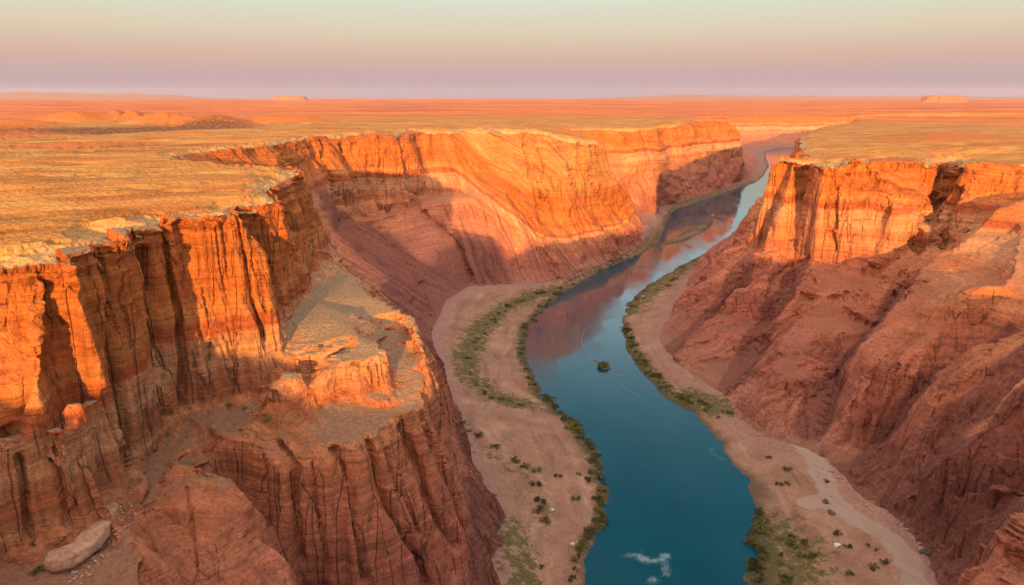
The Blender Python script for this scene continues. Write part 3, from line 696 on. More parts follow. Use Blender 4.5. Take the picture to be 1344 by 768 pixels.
def bank_material():
    m, nt, b = new_mat('sandy_bank')
    g = G(nt)
    p = g.pos(); X, Y, Z = g.sep(p)
    n1 = g.noise(p, 0.06, 5, 0.6); n2 = g.noise(p, 0.7, 6, 0.7); n3 = g.noise(p, 3.0, 5, 0.7)
    sand = g.ramp(g.m('ADD', g.m('MULTIPLY', n1, 0.6), g.m('MULTIPLY', n2, 0.4)), [(0.32, (0.21, 0.10, 0.065)), (0.5, (0.32, 0.165, 0.105)), (0.66, (0.41, 0.24, 0.165))])
    # flood lines left by higher water
    fl = g.noise(g.comb(g.m('MULTIPLY', X, 0.015), g.m('MULTIPLY', Y, 0.015), g.m('MULTIPLY', g.m('ADD', Z, g.m('MULTIPLY', n1, 1.2)), 1.5)), 1.0, 3, 0.6)
    sand = g.mix(0.7, sand, g.ramp(fl, [(0.36, 0.68), (0.46, 1.0), (0.54, 0.9), (0.64, 1.22)]), 'MULTIPLY')
    foot = g.attr('foot')
    c = g.mix(g.m('MULTIPLY', g.rng(g.m('ADD', foot, g.m('MULTIPLY', n1, 14.0)), 6, 26, 1, 0), 0.75), sand, g.mix(g.rng(n2, 0.35, 0.65), (0.27, 0.125, 0.10), (0.38, 0.21, 0.17)))
    veg = g.attr('veg')
    gn = g.ramp(n2, [(0.3, (0.045, 0.042, 0.014)), (0.5, (0.095, 0.085, 0.026)), (0.7, (0.17, 0.135, 0.045))])
    vm = g.m('MULTIPLY', g.rng(g.m('ADD', veg, g.m('MULTIPLY', g.m('SUBTRACT', g.noise(p, 0.2, 6, 0.75), 0.5), 2.6)), 0.42, 0.75), 0.9)
    c = g.mix(vm, c, gn)
    road = g.attr('road')
    rk = g.rng(g.m('ADD', road, g.m('MULTIPLY', g.m('SUBTRACT', n2, 0.5), 0.5)), 0.35, 0.75)
    ns = g.noise(g.comb(g.m('MULTIPLY', g.m('ADD', X, g.m('MULTIPLY', Y, 0.45)), 0.5), g.m('MULTIPLY', Y, 0.05), 0.0), 1.0, 4, 0.6)
    rk = g.m('MULTIPLY', rk, g.rng(ns, 0.36, 0.56, 0.6, 1.0))
    c = g.mix(rk, c, g.ramp(n3, [(0.3, (0.27, 0.17, 0.125)), (0.6, (0.42, 0.29, 0.22))]))
    wet = g.rng(g.m('ADD', Z, g.m('MULTIPLY', n2, 0.8)), 0.5, 2.0, 1, 0)
    c = g.mix(g.m('MULTIPLY', wet, 0.7), c, (0.07, 0.055, 0.03))
    st = g.rng(g.voro(p, 0.5), 0.08, 0.22, 1, 0)
    c = g.mix(g.m('MULTIPLY', g.m('MULTIPLY', st, g.rng(n1, 0.5, 0.62)), 0.5), c, (0.62, 0.5, 0.42))
    g.put(b.inputs['Base Color'], c)
    g.put(b.inputs['Roughness'], 0.95)
    b.inputs['Specular IOR Level'].default_value = 0.1
    g.put(b.inputs['Normal'], g.bump(g.m('ADD', g.m('MULTIPLY', n2, 0.9), g.m('MULTIPLY', n3, 0.3)), 0.7, 0.6))
    return m

def water_material():
    m, nt, b = new_mat('river_water')
    g = G(nt)
    p = g.pos()
    n = g.noise(p, 0.02, 3)
    g.put(b.inputs['Base Color'], g.mix(n, (0.0, 0.034, 0.055), (0.0, 0.068, 0.095)))
    wind = g.rng(g.noise(g.scale(p, (0.035, 0.012, 1)), 1.0, 4, 0.6), 0.42, 0.62)
    g.put(b.inputs['Roughness'], g.m('ADD', 0.05, g.m('MULTIPLY', wind, 0.10)))
    b.inputs['IOR'].default_value = 1.333
    h = g.m('ADD', g.m('MULTIPLY', g.noise(g.scale(p, (0.25, 0.12, 1)), 1.0, 3), 0.6), g.noise(p, 0.035, 2))
    h = g.m('ADD', h, g.m('MULTIPLY', g.m('MULTIPLY', g.noise(g.scale(p, (0.5, 0.9, 1)), 1.0, 3, 0.6), g.m('ADD', 0.25, wind)), 0.5))
    g.put(b.inputs['Normal'], g.bump(h, 0.16, 0.4))
    return m

ROCK, TABLE, BANK, WATER = rock_material(), table_material(), bank_material(), water_material()

# ------------------------------------------------------------------ the ground objects
def ground_object(name, faces, mat, attrs=()):
    idx = np.unique(faces)
    lut = np.full(len(P), -1, np.int64); lut[idx] = np.arange(len(idx))
    f = lut[faces].astype(np.int32)
    me = bpy.data.meshes.new(name)
    me.vertices.add(len(idx)); me.loops.add(f.size); me.polygons.add(len(f))
    me.vertices.foreach_set('co', P[idx].astype(np.float32).ravel())
    me.loops.foreach_set('vertex_index', f.ravel())
    me.polygons.foreach_set('loop_start', np.arange(0, f.size, 3, dtype=np.int32))
    me.update(calc_edges=True)
    me.polygons.foreach_set('use_smooth', np.ones(len(f), bool))
    for an, fn in attrs:
        a = me.attributes.new(an, 'FLOAT', 'POINT')
        a.data.foreach_set('value', fn(P[idx]).astype(np.float32))
    me.normals_split_custom_set_from_vertices(NRM[idx].astype(np.float32))
    me.materials.append(mat)
    o = bpy.data.objects.new(name, me)
    COL.objects.link(o)
    return o

def describe(o, label=None, cat=None, group=None, kind=None):
    for k, v in (('label', label), ('category', cat), ('group', group), ('kind', kind)):
        if v:
            o[k] = v
    return o

def near_line(line, width, soft):
    return lambda Q: smooth01(poly_dist(Q, line), width + soft, width - soft)

VEG = [  # (polyline, half width, softness, strength) of the scrub on the banks
    ([z(612, 470, 4), z(625, 440, 5), z(655, 408, 5), z(700, 388, 3), z(735, 380, 2)], 13, 14, 0.8),
    ([z(612, 470, 4), z(620, 500, 4), z(650, 522, 3), z(690, 532, 2)], 13, 12, 0.75),
    ([z(600, 550, 6), z(625, 590, 5), z(690, 625, 4), z(712, 670, 4)], 9, 10, 0.45),
    ([z(660, 690, 6), z(680, 730, 5), z(700, 800, 5)], 12, 12, 0.72),
    ([z(783, 600, 1), z(797, 640, 1), z(793, 686, 1), z(770, 720, 1)], 6, 6, 0.9),
    ([z(712, 518, 1), z(735, 540, 1), z(760, 560, 1), z(785, 600, 1)], 6, 5, 0.9),
    ([z(690, 430, 1), z(688, 465, 1), z(700, 492, 1), z(712, 516, 1)], 8, 6, 0.85),
    ([z(742, 380, 1), z(715, 403, 1), z(692, 430, 1)], 9, 6, 0.8),
    ([z(742, 381, 1), z(790, 352, 1), z(838, 332, 1), z(864, 316, 1), z(872, 298, 1), z(884, 274, 2), z(925, 260, 2), z(962, 248, 2), z(992, 238, 2)], 12, 8, 0.62),
    ([z(823, 405, 2), z(840, 388, 3), z(870, 368, 3), z(905, 348, 3), z(924, 336, 2)], 20, 14, 0.72),
    ([z(815, 425, 1), z(820, 445, 1), z(832, 466, 1), z(850, 492, 1), z(878, 519, 1), z(905, 532, 2)], 9, 6, 0.92),
    ([z(900, 515, 5), z(930, 530, 4), z(960, 540, 4)], 14, 10, 0.8),
    ([z(990, 690, 1), z(1000, 730, 2), z(1000, 800, 2)], 12, 10, 0.95),
    ([z(1010, 690, 3), z(1040, 720, 3), z(1030, 790, 3)], 20, 16, 0.7),
]
ROAD = [z(1040, 575, 6), z(1070, 600, 6), z(1085, 640, 5), z(1092, 660, 5), z(1130, 683, 5), z(1165, 705, 5), z(1192, 735, 5), z(1205, 775, 5), w(125, 190, 5), w(112, 150, 5)]
def veg_of(Q):
    v = np.zeros(len(Q))
    for line, wd, so, st in VEG:
        v = np.maximum(v, st * smooth01(poly_dist(Q, line), wd + so, max(wd - so, 0)))
    return v
def road_of(Q):
    a = 0.8 * smooth01(poly_dist(Q, ROAD) + 2.5 * perlin(Q[:, 0] / 9, Q[:, 1] / 9, 0, 76), 9.0, 3.0)
    b = 0.9 * smooth01(poly_dist(Q, [z(1062, 655, 5), z(1085, 652, 5), z(1105, 665, 5)]), 9, 3)
    return np.maximum(a, b)

def clay_of(Q):
    v = np.zeros(len(Q))
    for cx, cy, rad in HILLS:
        v = np.maximum(v, smooth01(np.hypot((Q[:, 0] - cx) / rad, (Q[:, 1] - cy) / (rad * 0.7)), 1.7, 0.9))
    return v
describe(ground_object('plateau', F[TAGS == 3], TABLE, (('rim', lambda Q: poly_dist(Q, RIM, True)), ('clay', clay_of), ('hollow_shade', lambda Q: 1.0 * smooth01(poly_dist(Q, HOLLOW_SHADE), 150, 70)))),
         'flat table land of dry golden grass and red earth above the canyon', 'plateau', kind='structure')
wallF = F[TAGS == 2]; wc = P[wallF].mean(1)
mid_d = poly_dist(wc, MIDRIVER)
# the side of the river a wall stands on
def side_of(Q):
    L = np.array([q[:2] for q in MIDRIVER]); best = np.full(len(Q), 1e18); sg = np.zeros(len(Q))
    for a, b in zip(L[:-1], L[1:]):
        ab = b - a; t = np.clip(((Q[:, :2] - a) @ ab) / (ab @ ab), 0, 1)
        dv = Q[:, :2] - a - t[:, None] * ab
        d = (dv ** 2).sum(1); m = d < best
        best[m] = d[m]; sg[m] = (ab[0] * dv[:, 1] - ab[1] * dv[:, 0])[m]
    return sg > 0
left = side_of(wc)
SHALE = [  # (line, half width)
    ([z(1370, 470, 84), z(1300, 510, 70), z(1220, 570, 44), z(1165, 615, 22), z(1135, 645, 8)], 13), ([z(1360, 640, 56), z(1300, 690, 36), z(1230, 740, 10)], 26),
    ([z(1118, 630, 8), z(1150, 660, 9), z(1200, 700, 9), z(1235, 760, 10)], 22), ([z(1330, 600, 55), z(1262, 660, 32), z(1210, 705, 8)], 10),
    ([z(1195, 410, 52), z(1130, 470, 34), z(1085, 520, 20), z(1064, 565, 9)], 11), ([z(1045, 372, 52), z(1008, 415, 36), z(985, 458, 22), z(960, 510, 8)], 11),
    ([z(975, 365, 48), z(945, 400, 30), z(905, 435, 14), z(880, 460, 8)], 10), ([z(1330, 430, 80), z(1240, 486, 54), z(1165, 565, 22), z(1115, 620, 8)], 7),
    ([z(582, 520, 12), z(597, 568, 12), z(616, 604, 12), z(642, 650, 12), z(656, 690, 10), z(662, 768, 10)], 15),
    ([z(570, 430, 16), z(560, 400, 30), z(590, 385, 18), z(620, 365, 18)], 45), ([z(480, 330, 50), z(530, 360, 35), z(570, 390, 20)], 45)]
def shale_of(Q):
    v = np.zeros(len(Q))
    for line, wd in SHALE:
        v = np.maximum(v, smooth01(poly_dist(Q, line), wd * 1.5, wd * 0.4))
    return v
def run_of(Q):
    s = poly_dist(Q, TOE, True, True)[1]
    return s + 4 * perlin(Q[:, 0] / 30, Q[:, 1] / 30, Q[:, 2] / 30, 77)
WA = (('shale', shale_of), ('run', run_of))
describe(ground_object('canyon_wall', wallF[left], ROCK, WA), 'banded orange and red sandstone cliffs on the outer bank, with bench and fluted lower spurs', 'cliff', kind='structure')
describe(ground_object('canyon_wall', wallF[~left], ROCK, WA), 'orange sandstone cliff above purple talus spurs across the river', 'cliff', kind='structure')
bf = F[TAGS == 1]; bl = side_of(P[bf].mean(1))
BA = (('veg', veg_of), ('road', road_of), ('foot', lambda Q: poly_dist(Q, TOE, True)))
describe(ground_object('river_bank', bf[bl], BANK, BA), 'pinkish sand flat with scrub strips below the fluted cliffs', 'river bank', kind='structure')
describe(ground_object('river_bank', bf[~bl], BANK, BA), 'sandy bank with a pale dirt track below the talus spurs', 'river bank', kind='structure')
describe(ground_object('river_bed', F[TAGS == 0], BANK, BA), 'sandy bed under the blue river water', 'river bed', kind='structure')

# water: a sheet that fills the bed, a few metres wider than the shore line
def flat_sheet(name, outline, h, mat):
    bm = bmesh.new()
    vs, es, fs, _, _, _ = delaunay_2d_cdt([Vector(q[:2]) for q in outline], [(i, (i + 1) % len(outline)) for i in range(len(outline))], [], 1, 1e-3)
    bv = [bm.verts.new((v[0], v[1], h)) for v in vs]
    for f in fs:
        bm.faces.new([bv[i] for i in f])
    bmesh.ops.recalc_face_normals(bm, faces=bm.faces)
    me = bpy.data.meshes.new(name); bm.to_mesh(me); bm.free()
    if me.polygons and me.polygons[0].normal.z < 0:
        me.flip_normals()
    me.materials.append(mat)
    o = bpy.data.objects.new(name, me); COL.objects.link(o)
    return o
describe(flat_sheet('river', TOE, 0.0, WATER), 'calm deep blue river winding through the canyon', 'river', kind='structure')

# ------------------------------------------------------------------ things that stand on the ground
_d = P - CAM
_dep = _d @ FWD
_px = 672 + _d[:, 0] / np.maximum(_dep, 1) * FPX; _py = 384 - (_d @ UPV) / np.maximum(_dep, 1) * FPX
_vis = np.where((_dep > 20) & (_px > -60) & (_px < 1404) & (_py > 100) & (_py < 830))[0]
_ord = _vis[np.argsort(_px[_vis])]
_opx = _px[_ord]
def hit(px, py, r=2.5):
    """the nearest ground point seen at (px, py)"""
    a, b = np.searchsorted(_opx, (px - r, px + r))
    k = _ord[a:b]; k = k[abs(_py[k] - py) < r]
    if len(k) == 0:
        return hit(px, py, r * 2) if r < 40 else w(0, 300, 0)
    d = _dep[k]; k = k[d < d.min() * 1.012 + 2]
    i = k[np.argmin((_px[k] - px) ** 2 + (_py[k] - py) ** 2)]
    return Vector(P[i])

def mesh_object(name, bm, mat, loc=(0, 0, 0), rz=0.0, size=1.0, smooth=True):
    me = bpy.data.meshes.new(name); bm.to_mesh(me); bm.free()
    if smooth:
        me.polygons.foreach_set('use_smooth', [True] * len(me.polygons))
    me.materials.append(mat)
    o = bpy.data.objects.new(name, me); COL.objects.link(o)
    o.location = loc; o.rotation_euler = (0, 0, rz); o.scale = (size,) * 3
    return o

def leaf_material(name, dark, mid, light):
    m, nt, b = new_mat(name)
    g = G(nt)
    p = g.pos()
    oi = g.n('ShaderNodeObjectInfo').outputs['Random']
    v = g.m('ADD', g.m('MULTIPLY', g.noise(p, 1.1, 3), 0.75), g.m('MULTIPLY', oi, 0.25))
    g.put(b.inputs['Base Color'], g.ramp(v, [(0.32, dark), (0.5, mid), (0.72, light)]))
    b.inputs['Roughness'].default_value = 0.75
    b.inputs['Specular IOR Level'].default_value = 0.2
    return m
LEAF = leaf_material('scrub_leaves', (0.05, 0.05, 0.013), (0.12, 0.108, 0.027), (0.24, 0.19, 0.055))
LEAF_YELLOW = leaf_material('yellow_scrub_leaves', (0.07, 0.06, 0.01), (0.17, 0.14, 0.02), (0.28, 0.21, 0.03))
LEAF_DARK = leaf_material('dark_scrub_leaves', (0.032, 0.03, 0.012), (0.08, 0.066, 0.024), (0.15, 0.115, 0.045))

def bush_bm(seed, leaves=420, flat=0.62):
    """a low rounded shrub about 1 m across: twigs and many small leaf blades in uneven clumps"""
    rd = random.Random(seed)
    bm = bmesh.new()
    clumps = []
    for _ in range(rd.randint(7, 11)):
        a, r = rd.uniform(0, 2 * math.pi), 0.36 * math.sqrt(rd.random())
        clumps.append((Vector((r * math.cos(a), r * math.sin(a), (0.18 + 0.30 * rd.random() * (1 - r)) * flat / 0.62)), rd.uniform(0.12, 0.23)))
    for c, cr in clumps:
        v = [bm.verts.new(q) for q in ((0.012, 0, -0.05), (-0.012, 0.01, -0.05), c)]
        bm.faces.new(v)
        for _ in range(leaves // len(clumps)):
            d = Vector((rd.gauss(0, 1), rd.gauss(0, 1), rd.gauss(0, 1))).normalized() * cr * rd.uniform(0.35, 1.0)
            d.z *= 0.8
            q = c + d
            if q.z < 0:
                q.z = abs(q.z) * 0.4
            t = Vector((rd.gauss(0, 1), rd.gauss(0, 1), rd.gauss(0, 0.7))).normalized() * rd.uniform(0.035, 0.062)
            n = t.cross(Vector((rd.gauss(0, 1), rd.gauss(0, 1), rd.gauss(0, 1)))).normalized() * rd.uniform(0.018, 0.03)
            bm.faces.new([bm.verts.new(q - t), bm.verts.new(q + n), bm.verts.new(q + t), bm.verts.new(q - n)])
    return bm
BUSH = {}
for kind, mat in (('', LEAF), ('y', LEAF_YELLOW), ('d', LEAF_DARK)):
    BUSH[kind] = []
    for k in range(5):
        o = mesh_object('shrub', bush_bm(100 + k + 10 * len(BUSH)), mat, smooth=False)
        BUSH[kind].append(o.data)
        bpy.data.objects.remove(o)

def bush(p, width, kind, label, group=None, name='shrub', tall=1.0):
    o = bpy.data.objects.new(name, random.choice(BUSH[kind])); COL.objects.link(o)
    o.location = (p[0], p[1], max(p[2], 0) - 0.06 * width)
    o.rotation_euler = (0, 0, random.uniform(0, 6.28))
    o.scale = (width * random.uniform(0.9, 1.15), width, width * tall * random.uniform(0.85, 1.1))
    return describe(o, label, 'shrub', group)

def mpp(p):
    """metres that one photograph pixel spans at p"""
    return float(np.linalg.norm(np.array(p) - CAM)) / FPX

# rows of scrub along the water, each row a group of look-alikes
def row(path, n, spread, w0, w1, label, group, yellow=0.1, tall=0.8):
    L = np.array(path, float); seg = np.hypot(*(L[1:] - L[:-1]).T); cum = np.concatenate([[0], np.cumsum(seg)])
    for i in range(n):
        s = (i + random.random()) / n * cum[-1]
        k = min(int(np.searchsorted(cum, s, 'right')) - 1, len(seg) - 1)
        q = L[k] + (L[k + 1] - L[k]) * ((s - cum[k]) / seg[k])
        p = hit(q[0] + random.gauss(0, 1) * spread, q[1] + random.gauss(0, 1) * spread * 0.4)
        if p.z < -0.15:
            continue
        bush(p, random.uniform(w0, w1) * random.choice((0.55, 0.75, 1.0, 1.0)) * mpp(p), 'y' if random.random() < yellow else random.choice(('', '', 'd')), label, group, tall=tall)
row([(712, 519), (735, 540), (758, 560), (776, 590), (787, 620), (788, 660), (782, 690), (768, 715)], 55, 4.5, 12, 21,
    'olive scrub in the dense belt along the water edge, nearer half of the sand flat', 'belt of scrub on the near water edge', 0.28)
row([(768, 700), (758, 730), (750, 768)], 10, 5, 9, 16, 'scrub thinning out above the undercut bank at the picture edge', 'thinning scrub on the undercut bank', 0.1)
row([(735, 382), (712, 402), (690, 430), (684, 462), (692, 490), (708, 515)], 32, 3.5, 7, 13, 'low dark scrub on the water edge beside the dark red reflection', 'low scrub by the reflection', 0.05, 0.6)
row([(820, 428), (824, 445), (836, 468), (856, 492), (880, 517), (905, 528)], 32, 3.5, 8, 15, 'scrub lining the water edge below the pale talus foot', 'scrub below the pale talus foot', 0.1)
row([(905, 522), (932, 536), (958, 546)], 9, 6, 9, 16, 'scrub in the pocket between the talus foot and the sand', 'scrub in the talus pocket', 0.1)
row([(990, 672), (996, 700), (993, 735), (992, 768)], 18, 5, 13, 24, 'tall dark scrub crowding the water edge at the bottom bend', 'tall scrub at the bottom bend', 0.2, 0.9)
row([(1010, 690), (1030, 715), (1040, 745), (1022, 768)], 22, 18, 9, 18, 'dark scrub in the thicket behind the bottom bend', 'thicket behind the bottom bend', 0.05, 0.7)
row([(735, 379), (700, 387), (660, 406), (630, 440), (616, 470)], 22, 4, 6, 12, 'low scrub in the curved strip under the shaded alcove wall', 'curved strip under the alcove', 0.05, 0.55)
row([(616, 470), (624, 500), (652, 522), (690, 532)], 18, 6, 6, 12, 'low scrub in the lower end of the curved strip', 'lower end of the curved strip', 0.05, 0.55)

row([(826, 405), (845, 388), (872, 368), (900, 352), (918, 340)], 22, 6, 6, 11, 'low olive scrub on the green bar under the far ridge', 'scrub on the green bar', 0.1, 0.5)
row([(742, 379), (790, 352), (838, 331), (866, 314)], 14, 2, 4, 8, 'small scrub on the narrow shore under the lit buttress', 'scrub under the lit buttress', 0.1, 0.6)

# single shrubs that can be told apart
SINGLE = [
    (606, 556, 14, 'd', 'dark shrub at the top of the shaded sand flat, beside the cliff'), (616, 566, 10, 'd', 'small dark shrub one step down the line by the cliff'),
    (628, 572, 16, 'd', 'dark shrub in the middle of the line beside the cliff'), (650, 588, 17, 'd', 'round dark shrub alone at the lower end of the line'),
    (677, 605, 17, '', 'green shrub heading the string down the middle of the sand flat'), (689, 613, 15, 'd', 'dark shrub second in the string on the sand flat'),
    (704, 618, 18, '', 'broad green shrub on the river side of the string'), (703, 636, 17, 'd', 'dark shrub just below the broad green one'),
    (709, 660, 20, 'd', 'large dark shrub above the yellow one on the flat'), (705, 671, 18, 'd', 'dark shrub touching the yellow one from above'),
    (716, 684, 19, 'y', 'bright yellow green shrub at the end of the string'), (733, 626, 12, 'd', 'small brown shrub alone between string and river'),
    (755, 655, 16, '', 'lone round shrub close to the river belt'), (648, 653, 12, 'd', 'dark shrub against the purple talus foot'),
    (760, 622, 8, 'd', 'tiny brown shrub just inland of the river belt'), (711, 745, 10, 'd', 'brown shrub near the picture bottom on pale gravel'),
    (1010, 602, 9, 'd', 'small dark shrub high on the far sandy bank'), (1034, 616, 12, 'd', 'brown shrub in the middle of the far sandy bank'),
    (1023, 637, 11, 'd', 'left one of two brown shrubs above the sand ridges'), (1034, 635, 9, 'd', 'right one of two brown shrubs above the sand ridges'),
    (1083, 632, 9, 'd', 'small shrub on the edge of the pale wash'), (1100, 701, 14, 'd', 'dark shrub inland of the thicket, by the white stone'),
    (1113, 718, 12, 'd', 'dark shrub between white stone and track'), (1146, 746, 14, 'd', 'dark shrub beside the track bend'), (1160, 739, 13, 'd', 'larger dark shrub against the track bend'),
    (1115, 755, 12, 'd', 'dark shrub on the bare sand near the picture bottom'), (1141, 716, 7, 'd', 'tiny shrub in the track verge'), (1151, 722, 7, 'd', 'lowest tiny shrub in the track verge'),
    (351, 552, 15, '', 'bright green shrub on the floor of the rock amphitheatre'), (170, 640, 14, 'd', 'dark shrub under the hanging sandstone column'),
    (182, 632, 11, '', 'green shrub at the foot of the long narrow column'), (50, 752, 15, 'd', 'shrub on the gravel below the curved pale rock'), (45, 715, 10, 'd', 'small shrub tucked against the curved pale rock'),
    (300, 534, 9, '', 'small shrub on the amphitheatre wall foot'), (322, 536, 8, '', 'low green tuft beside the amphitheatre wall'), (420, 455, 10, 'y', 'yellow tuft on top of the lit bench'), (20, 568, 12, 'y', 'yellow tuft on the shelf of the layered block'),
]
for px, py, wd, kind, label in SINGLE:
    p = hit(px, py)
    bush(p, wd * mpp(p), kind, label, tall=0.75)

# ------------------------------------------------------------------ stones
def stone_material(name, dark, mid, light):
    m, nt, b = new_mat(name)
    g = G(nt); p = g.pos()
    n = g.noise(p, 0.8, 6, 0.7)
    lay = g.noise(g.scale(p, (0.1, 0.1, 1.4)), 1.0, 3)
    c = g.ramp(n, [(0.3, dark), (0.5, mid), (0.72, light)])
    g.put(b.inputs['Base Color'], g.mix(0.5, c, g.ramp(lay, [(0.35, 0.7), (0.6, 1.1)]), 'MULTIPLY'))
    b.inputs['Roughness'].default_value = 0.93
    b.inputs['Specular IOR Level'].default_value = 0.12
    g.put(b.inputs['Normal'], g.bump(n, 0.9, 0.5))
    return m
STONE = stone_material('pale_sandstone', (0.25, 0.13, 0.085), (0.44, 0.26, 0.17), (0.58, 0.40, 0.28))
STONE_DARK = stone_material('dark_stone', (0.05, 0.035, 0.03), (0.12, 0.08, 0.065), (0.2, 0.14, 0.12))
STONE_BROWN = stone_material('brown_stone', (0.09, 0.06, 0.035), (0.17, 0.115, 0.065), (0.25, 0.18, 0.1))
STONE_WHITE = stone_material('white_stone', (0.5, 0.42, 0.36), (0.66, 0.58, 0.5), (0.75, 0.68, 0.6))

def stone_bm(seed, sx=1.0, sy=0.8, sz=0.6, sub=3):
    bm = bmesh.new()
    bmesh.ops.create_icosphere(bm, subdivisions=sub, radius=0.5)
    rd = random.Random(seed)
    planes = [(Vector((rd.gauss(0, 1), rd.gauss(0, 1), rd.gauss(0, 0.8))).normalized(), rd.uniform(0.27, 0.42)) for _ in range(11)]
    for v in bm.verts:
        for n, d in planes:
            k = v.co.dot(n) - d
            if k > 0:
                v.co -= n * k * 0.92
    co = np.array([v.co[:] for v in bm.verts]) * (sx, sy, sz)
    nz = 0.05 * perlin(co[:, 0] * 4 + seed, co[:, 1] * 4, co[:, 2] * 4, 81) + 0.025 * perlin(co[:, 0] * 11, co[:, 1] * 11 + seed, co[:, 2] * 11, 82)
    for v, c, q in zip(bm.verts, co, nz):
        v.co = Vector(c) * (1 + float(q) * 2)
    return bm

def stone(px, py, wd, mat, label, seed, shape=(1.0, 0.8, 0.6), group=None, name='boulder', data=None, sub=3):
    p = hit(px, py)
    s = wd * mpp(p)
    if data is None:
        o = mesh_object(name, stone_bm(seed, *shape, sub=sub), mat, smooth=False)
    else:
        o = bpy.data.objects.new(name, data); COL.objects.link(o)
    o.location = (p.x, p.y, max(p.z, -0.1) + 0.12 * s); o.rotation_euler = (random.uniform(-0.2, 0.2), random.uniform(-0.2, 0.2), random.uniform(0, 6.28)); o.scale = (s, s, s)
    return describe(o, label, 'rock', group)
stone(1083, 659, 9, STONE_DARK, 'dark angular boulder at the fork of the pale dirt track', 3)
stone(1092, 674, 9, STONE_DARK, 'brown flat boulder on the track just below the fork', 4, (1.2, 0.8, 0.4))
stone(1098, 716, 9, STONE_WHITE, 'white stone lying on the sand inland of the thicket', 5, (1.2, 0.8, 0.5))
stone(1217, 727, 16, STONE_DARK, 'dark broken boulder at the talus foot by the track bend', 6)
stone(1208, 723, 10, STONE, 'pale boulder leaning on the dark one at the track bend', 7)
stone(724, 670, 8, STONE_WHITE, 'pale stone beside the large dark shrub on the flat', 8)
stone(751, 715, 9, STONE_WHITE, 'pale stone set in the undercut river bank', 9)
stone(845, 391, 7, STONE, 'pale boulder on the far green bar at the water', 10)
stone(934, 287, 6, STONE, 'pale rock at the tip of the green sand bar', 11)
kinds = [mesh_object('stone', stone_bm(40 + k, 1, 0.85, 0.65, 2), STONE, smooth=False) for k in range(6)]
for o in kinds:
    bpy.data.objects.remove(o)
kinds = [me for me in bpy.data.meshes if me.name.startswith('stone')]
def rubble(poly, n, w0, w1, label, group):
    xs = [q[0] for q in poly]; ys = [q[1] for q in poly]
    k = 0
    while k < n:
        q = np.array([[random.uniform(min(xs), max(xs)), random.uniform(min(ys), max(ys))]])
        if not in_poly(q, poly)[0]:
            continue
        k += 1
        stone(q[0, 0], q[0, 1], random.uniform(w0, w1) * random.choice((0.7, 0.8, 1.0, 1.5)), None, label, 0, group=group, name='stone', data=random.choice(kinds))
rubble([(155, 650), (185, 660), (170, 700), (140, 735), (105, 768), (80, 768), (120, 725), (150, 690)], 95, 2.2, 4.6, 'pale angular stone in the rubble beside the curved rock slab', 'rubble beside the curved slab')
rubble([(690, 690), (735, 690), (755, 768), (700, 768)], 40, 1.5, 3.2, 'small pale stone on the gravel patch by the undercut bank', 'gravel patch stones')
rubble([(590, 590), (625, 610), (690, 660), (650, 650), (612, 620)], 26, 1.5, 3.0, 'small stone fallen to the sand below the purple talus', 'stones below the purple talus')
rubble([(1070, 620), (1100, 600), (1120, 645), (1090, 665)], 30, 1.4, 2.8, 'small pale stone in the wash above the track fork', 'stones in the wash')
rubble([(380, 420), (430, 425), (500, 450), (470, 465), (390, 475)], 26, 1.5, 3.2, 'pale stone strewn on top of the lit bench', 'stones on the bench')

rubble([(1062, 592), (1110, 628), (1165, 670), (1215, 715), (1225, 745), (1195, 712), (1130, 662), (1070, 605)], 60, 1.6, 4.0, 'fallen stone along the foot of the purple talus by the track', 'stones along the talus foot')
rubble([(880, 470), (955, 515), (1000, 572), (985, 575), (940, 525), (875, 480)], 34, 1.5, 3.2, 'small stone below the pale talus foot near the water', 'stones below the pale talus')

# the curved pale slab below the hoodoo
def sweep(path, prof, name, mat, rough=0.5, seed=0):
    """a rounded body swept along a path of points; prof gives width and height along it"""
    bm = bmesh.new(); rings = []
    n, m_ = 60, 22
    L = [Vector(q) for q in path]
    for i in range(n + 1):
        t = i / n * (len(L) - 1); k = min(int(t), len(L) - 2); f = t - k
        p0, p1, p2, p3 = L[max(k - 1, 0)], L[k], L[k + 1], L[min(k + 2, len(L) - 1)]
        c = 0.5 * ((2 * p1) + (p2 - p0) * f + (2 * p0 - 5 * p1 + 4 * p2 - p3) * f * f + (3 * p1 - p0 - 3 * p2 + p3) * f ** 3)
        tg = ((p2 - p0) * 0.5 * (1 - f) + (p3 - p1) * 0.5 * f).normalized()
        sd = tg.cross(Vector((0, 0, 1))).normalized()
        u = i / n
        wd, ht = prof(u)
        e = max(0.0, 1 - (2 * u - 1) ** 10) ** 0.5
        ring = []
        for j in range(m_):
            a = 2 * math.pi * j / m_
            cx, cz = math.cos(a), math.sin(a)
            cx = math.copysign(abs(cx) ** 0.6, cx); cz = math.copysign(abs(cz) ** 0.6, cz)
            ring.append(c + sd * (cx * wd * 0.5 * e) + Vector((0, 0, cz * ht * 0.5 * e)))
        rings.append([bm.verts.new(q) for q in ring])
    for a, b in zip(rings[:-1], rings[1:]):
        for j in range(m_):
            bm.faces.new([a[j], a[(j + 1) % m_], b[(j + 1) % m_], b[j]])
    bm.faces.new(rings[0][::-1]); bm.faces.new(rings[-1])
    bmesh.ops.recalc_face_normals(bm, faces=bm.faces)
    co = np.array([v.co[:] for v in bm.verts])
    nz = rough * perlin(co[:, 0] / 3, co[:, 1] / 3, co[:, 2] / 2 + seed, 91) + 0.4 * rough * np.tanh(3 * perlin(co[:, 2] / 1.1, co[:, 0] / 20, 0.5, 92))
    bm.normal_update()
    for v, q in zip(bm.verts, nz):
        v.co += v.normal * float(q)
    return mesh_object(name, bm, mat)
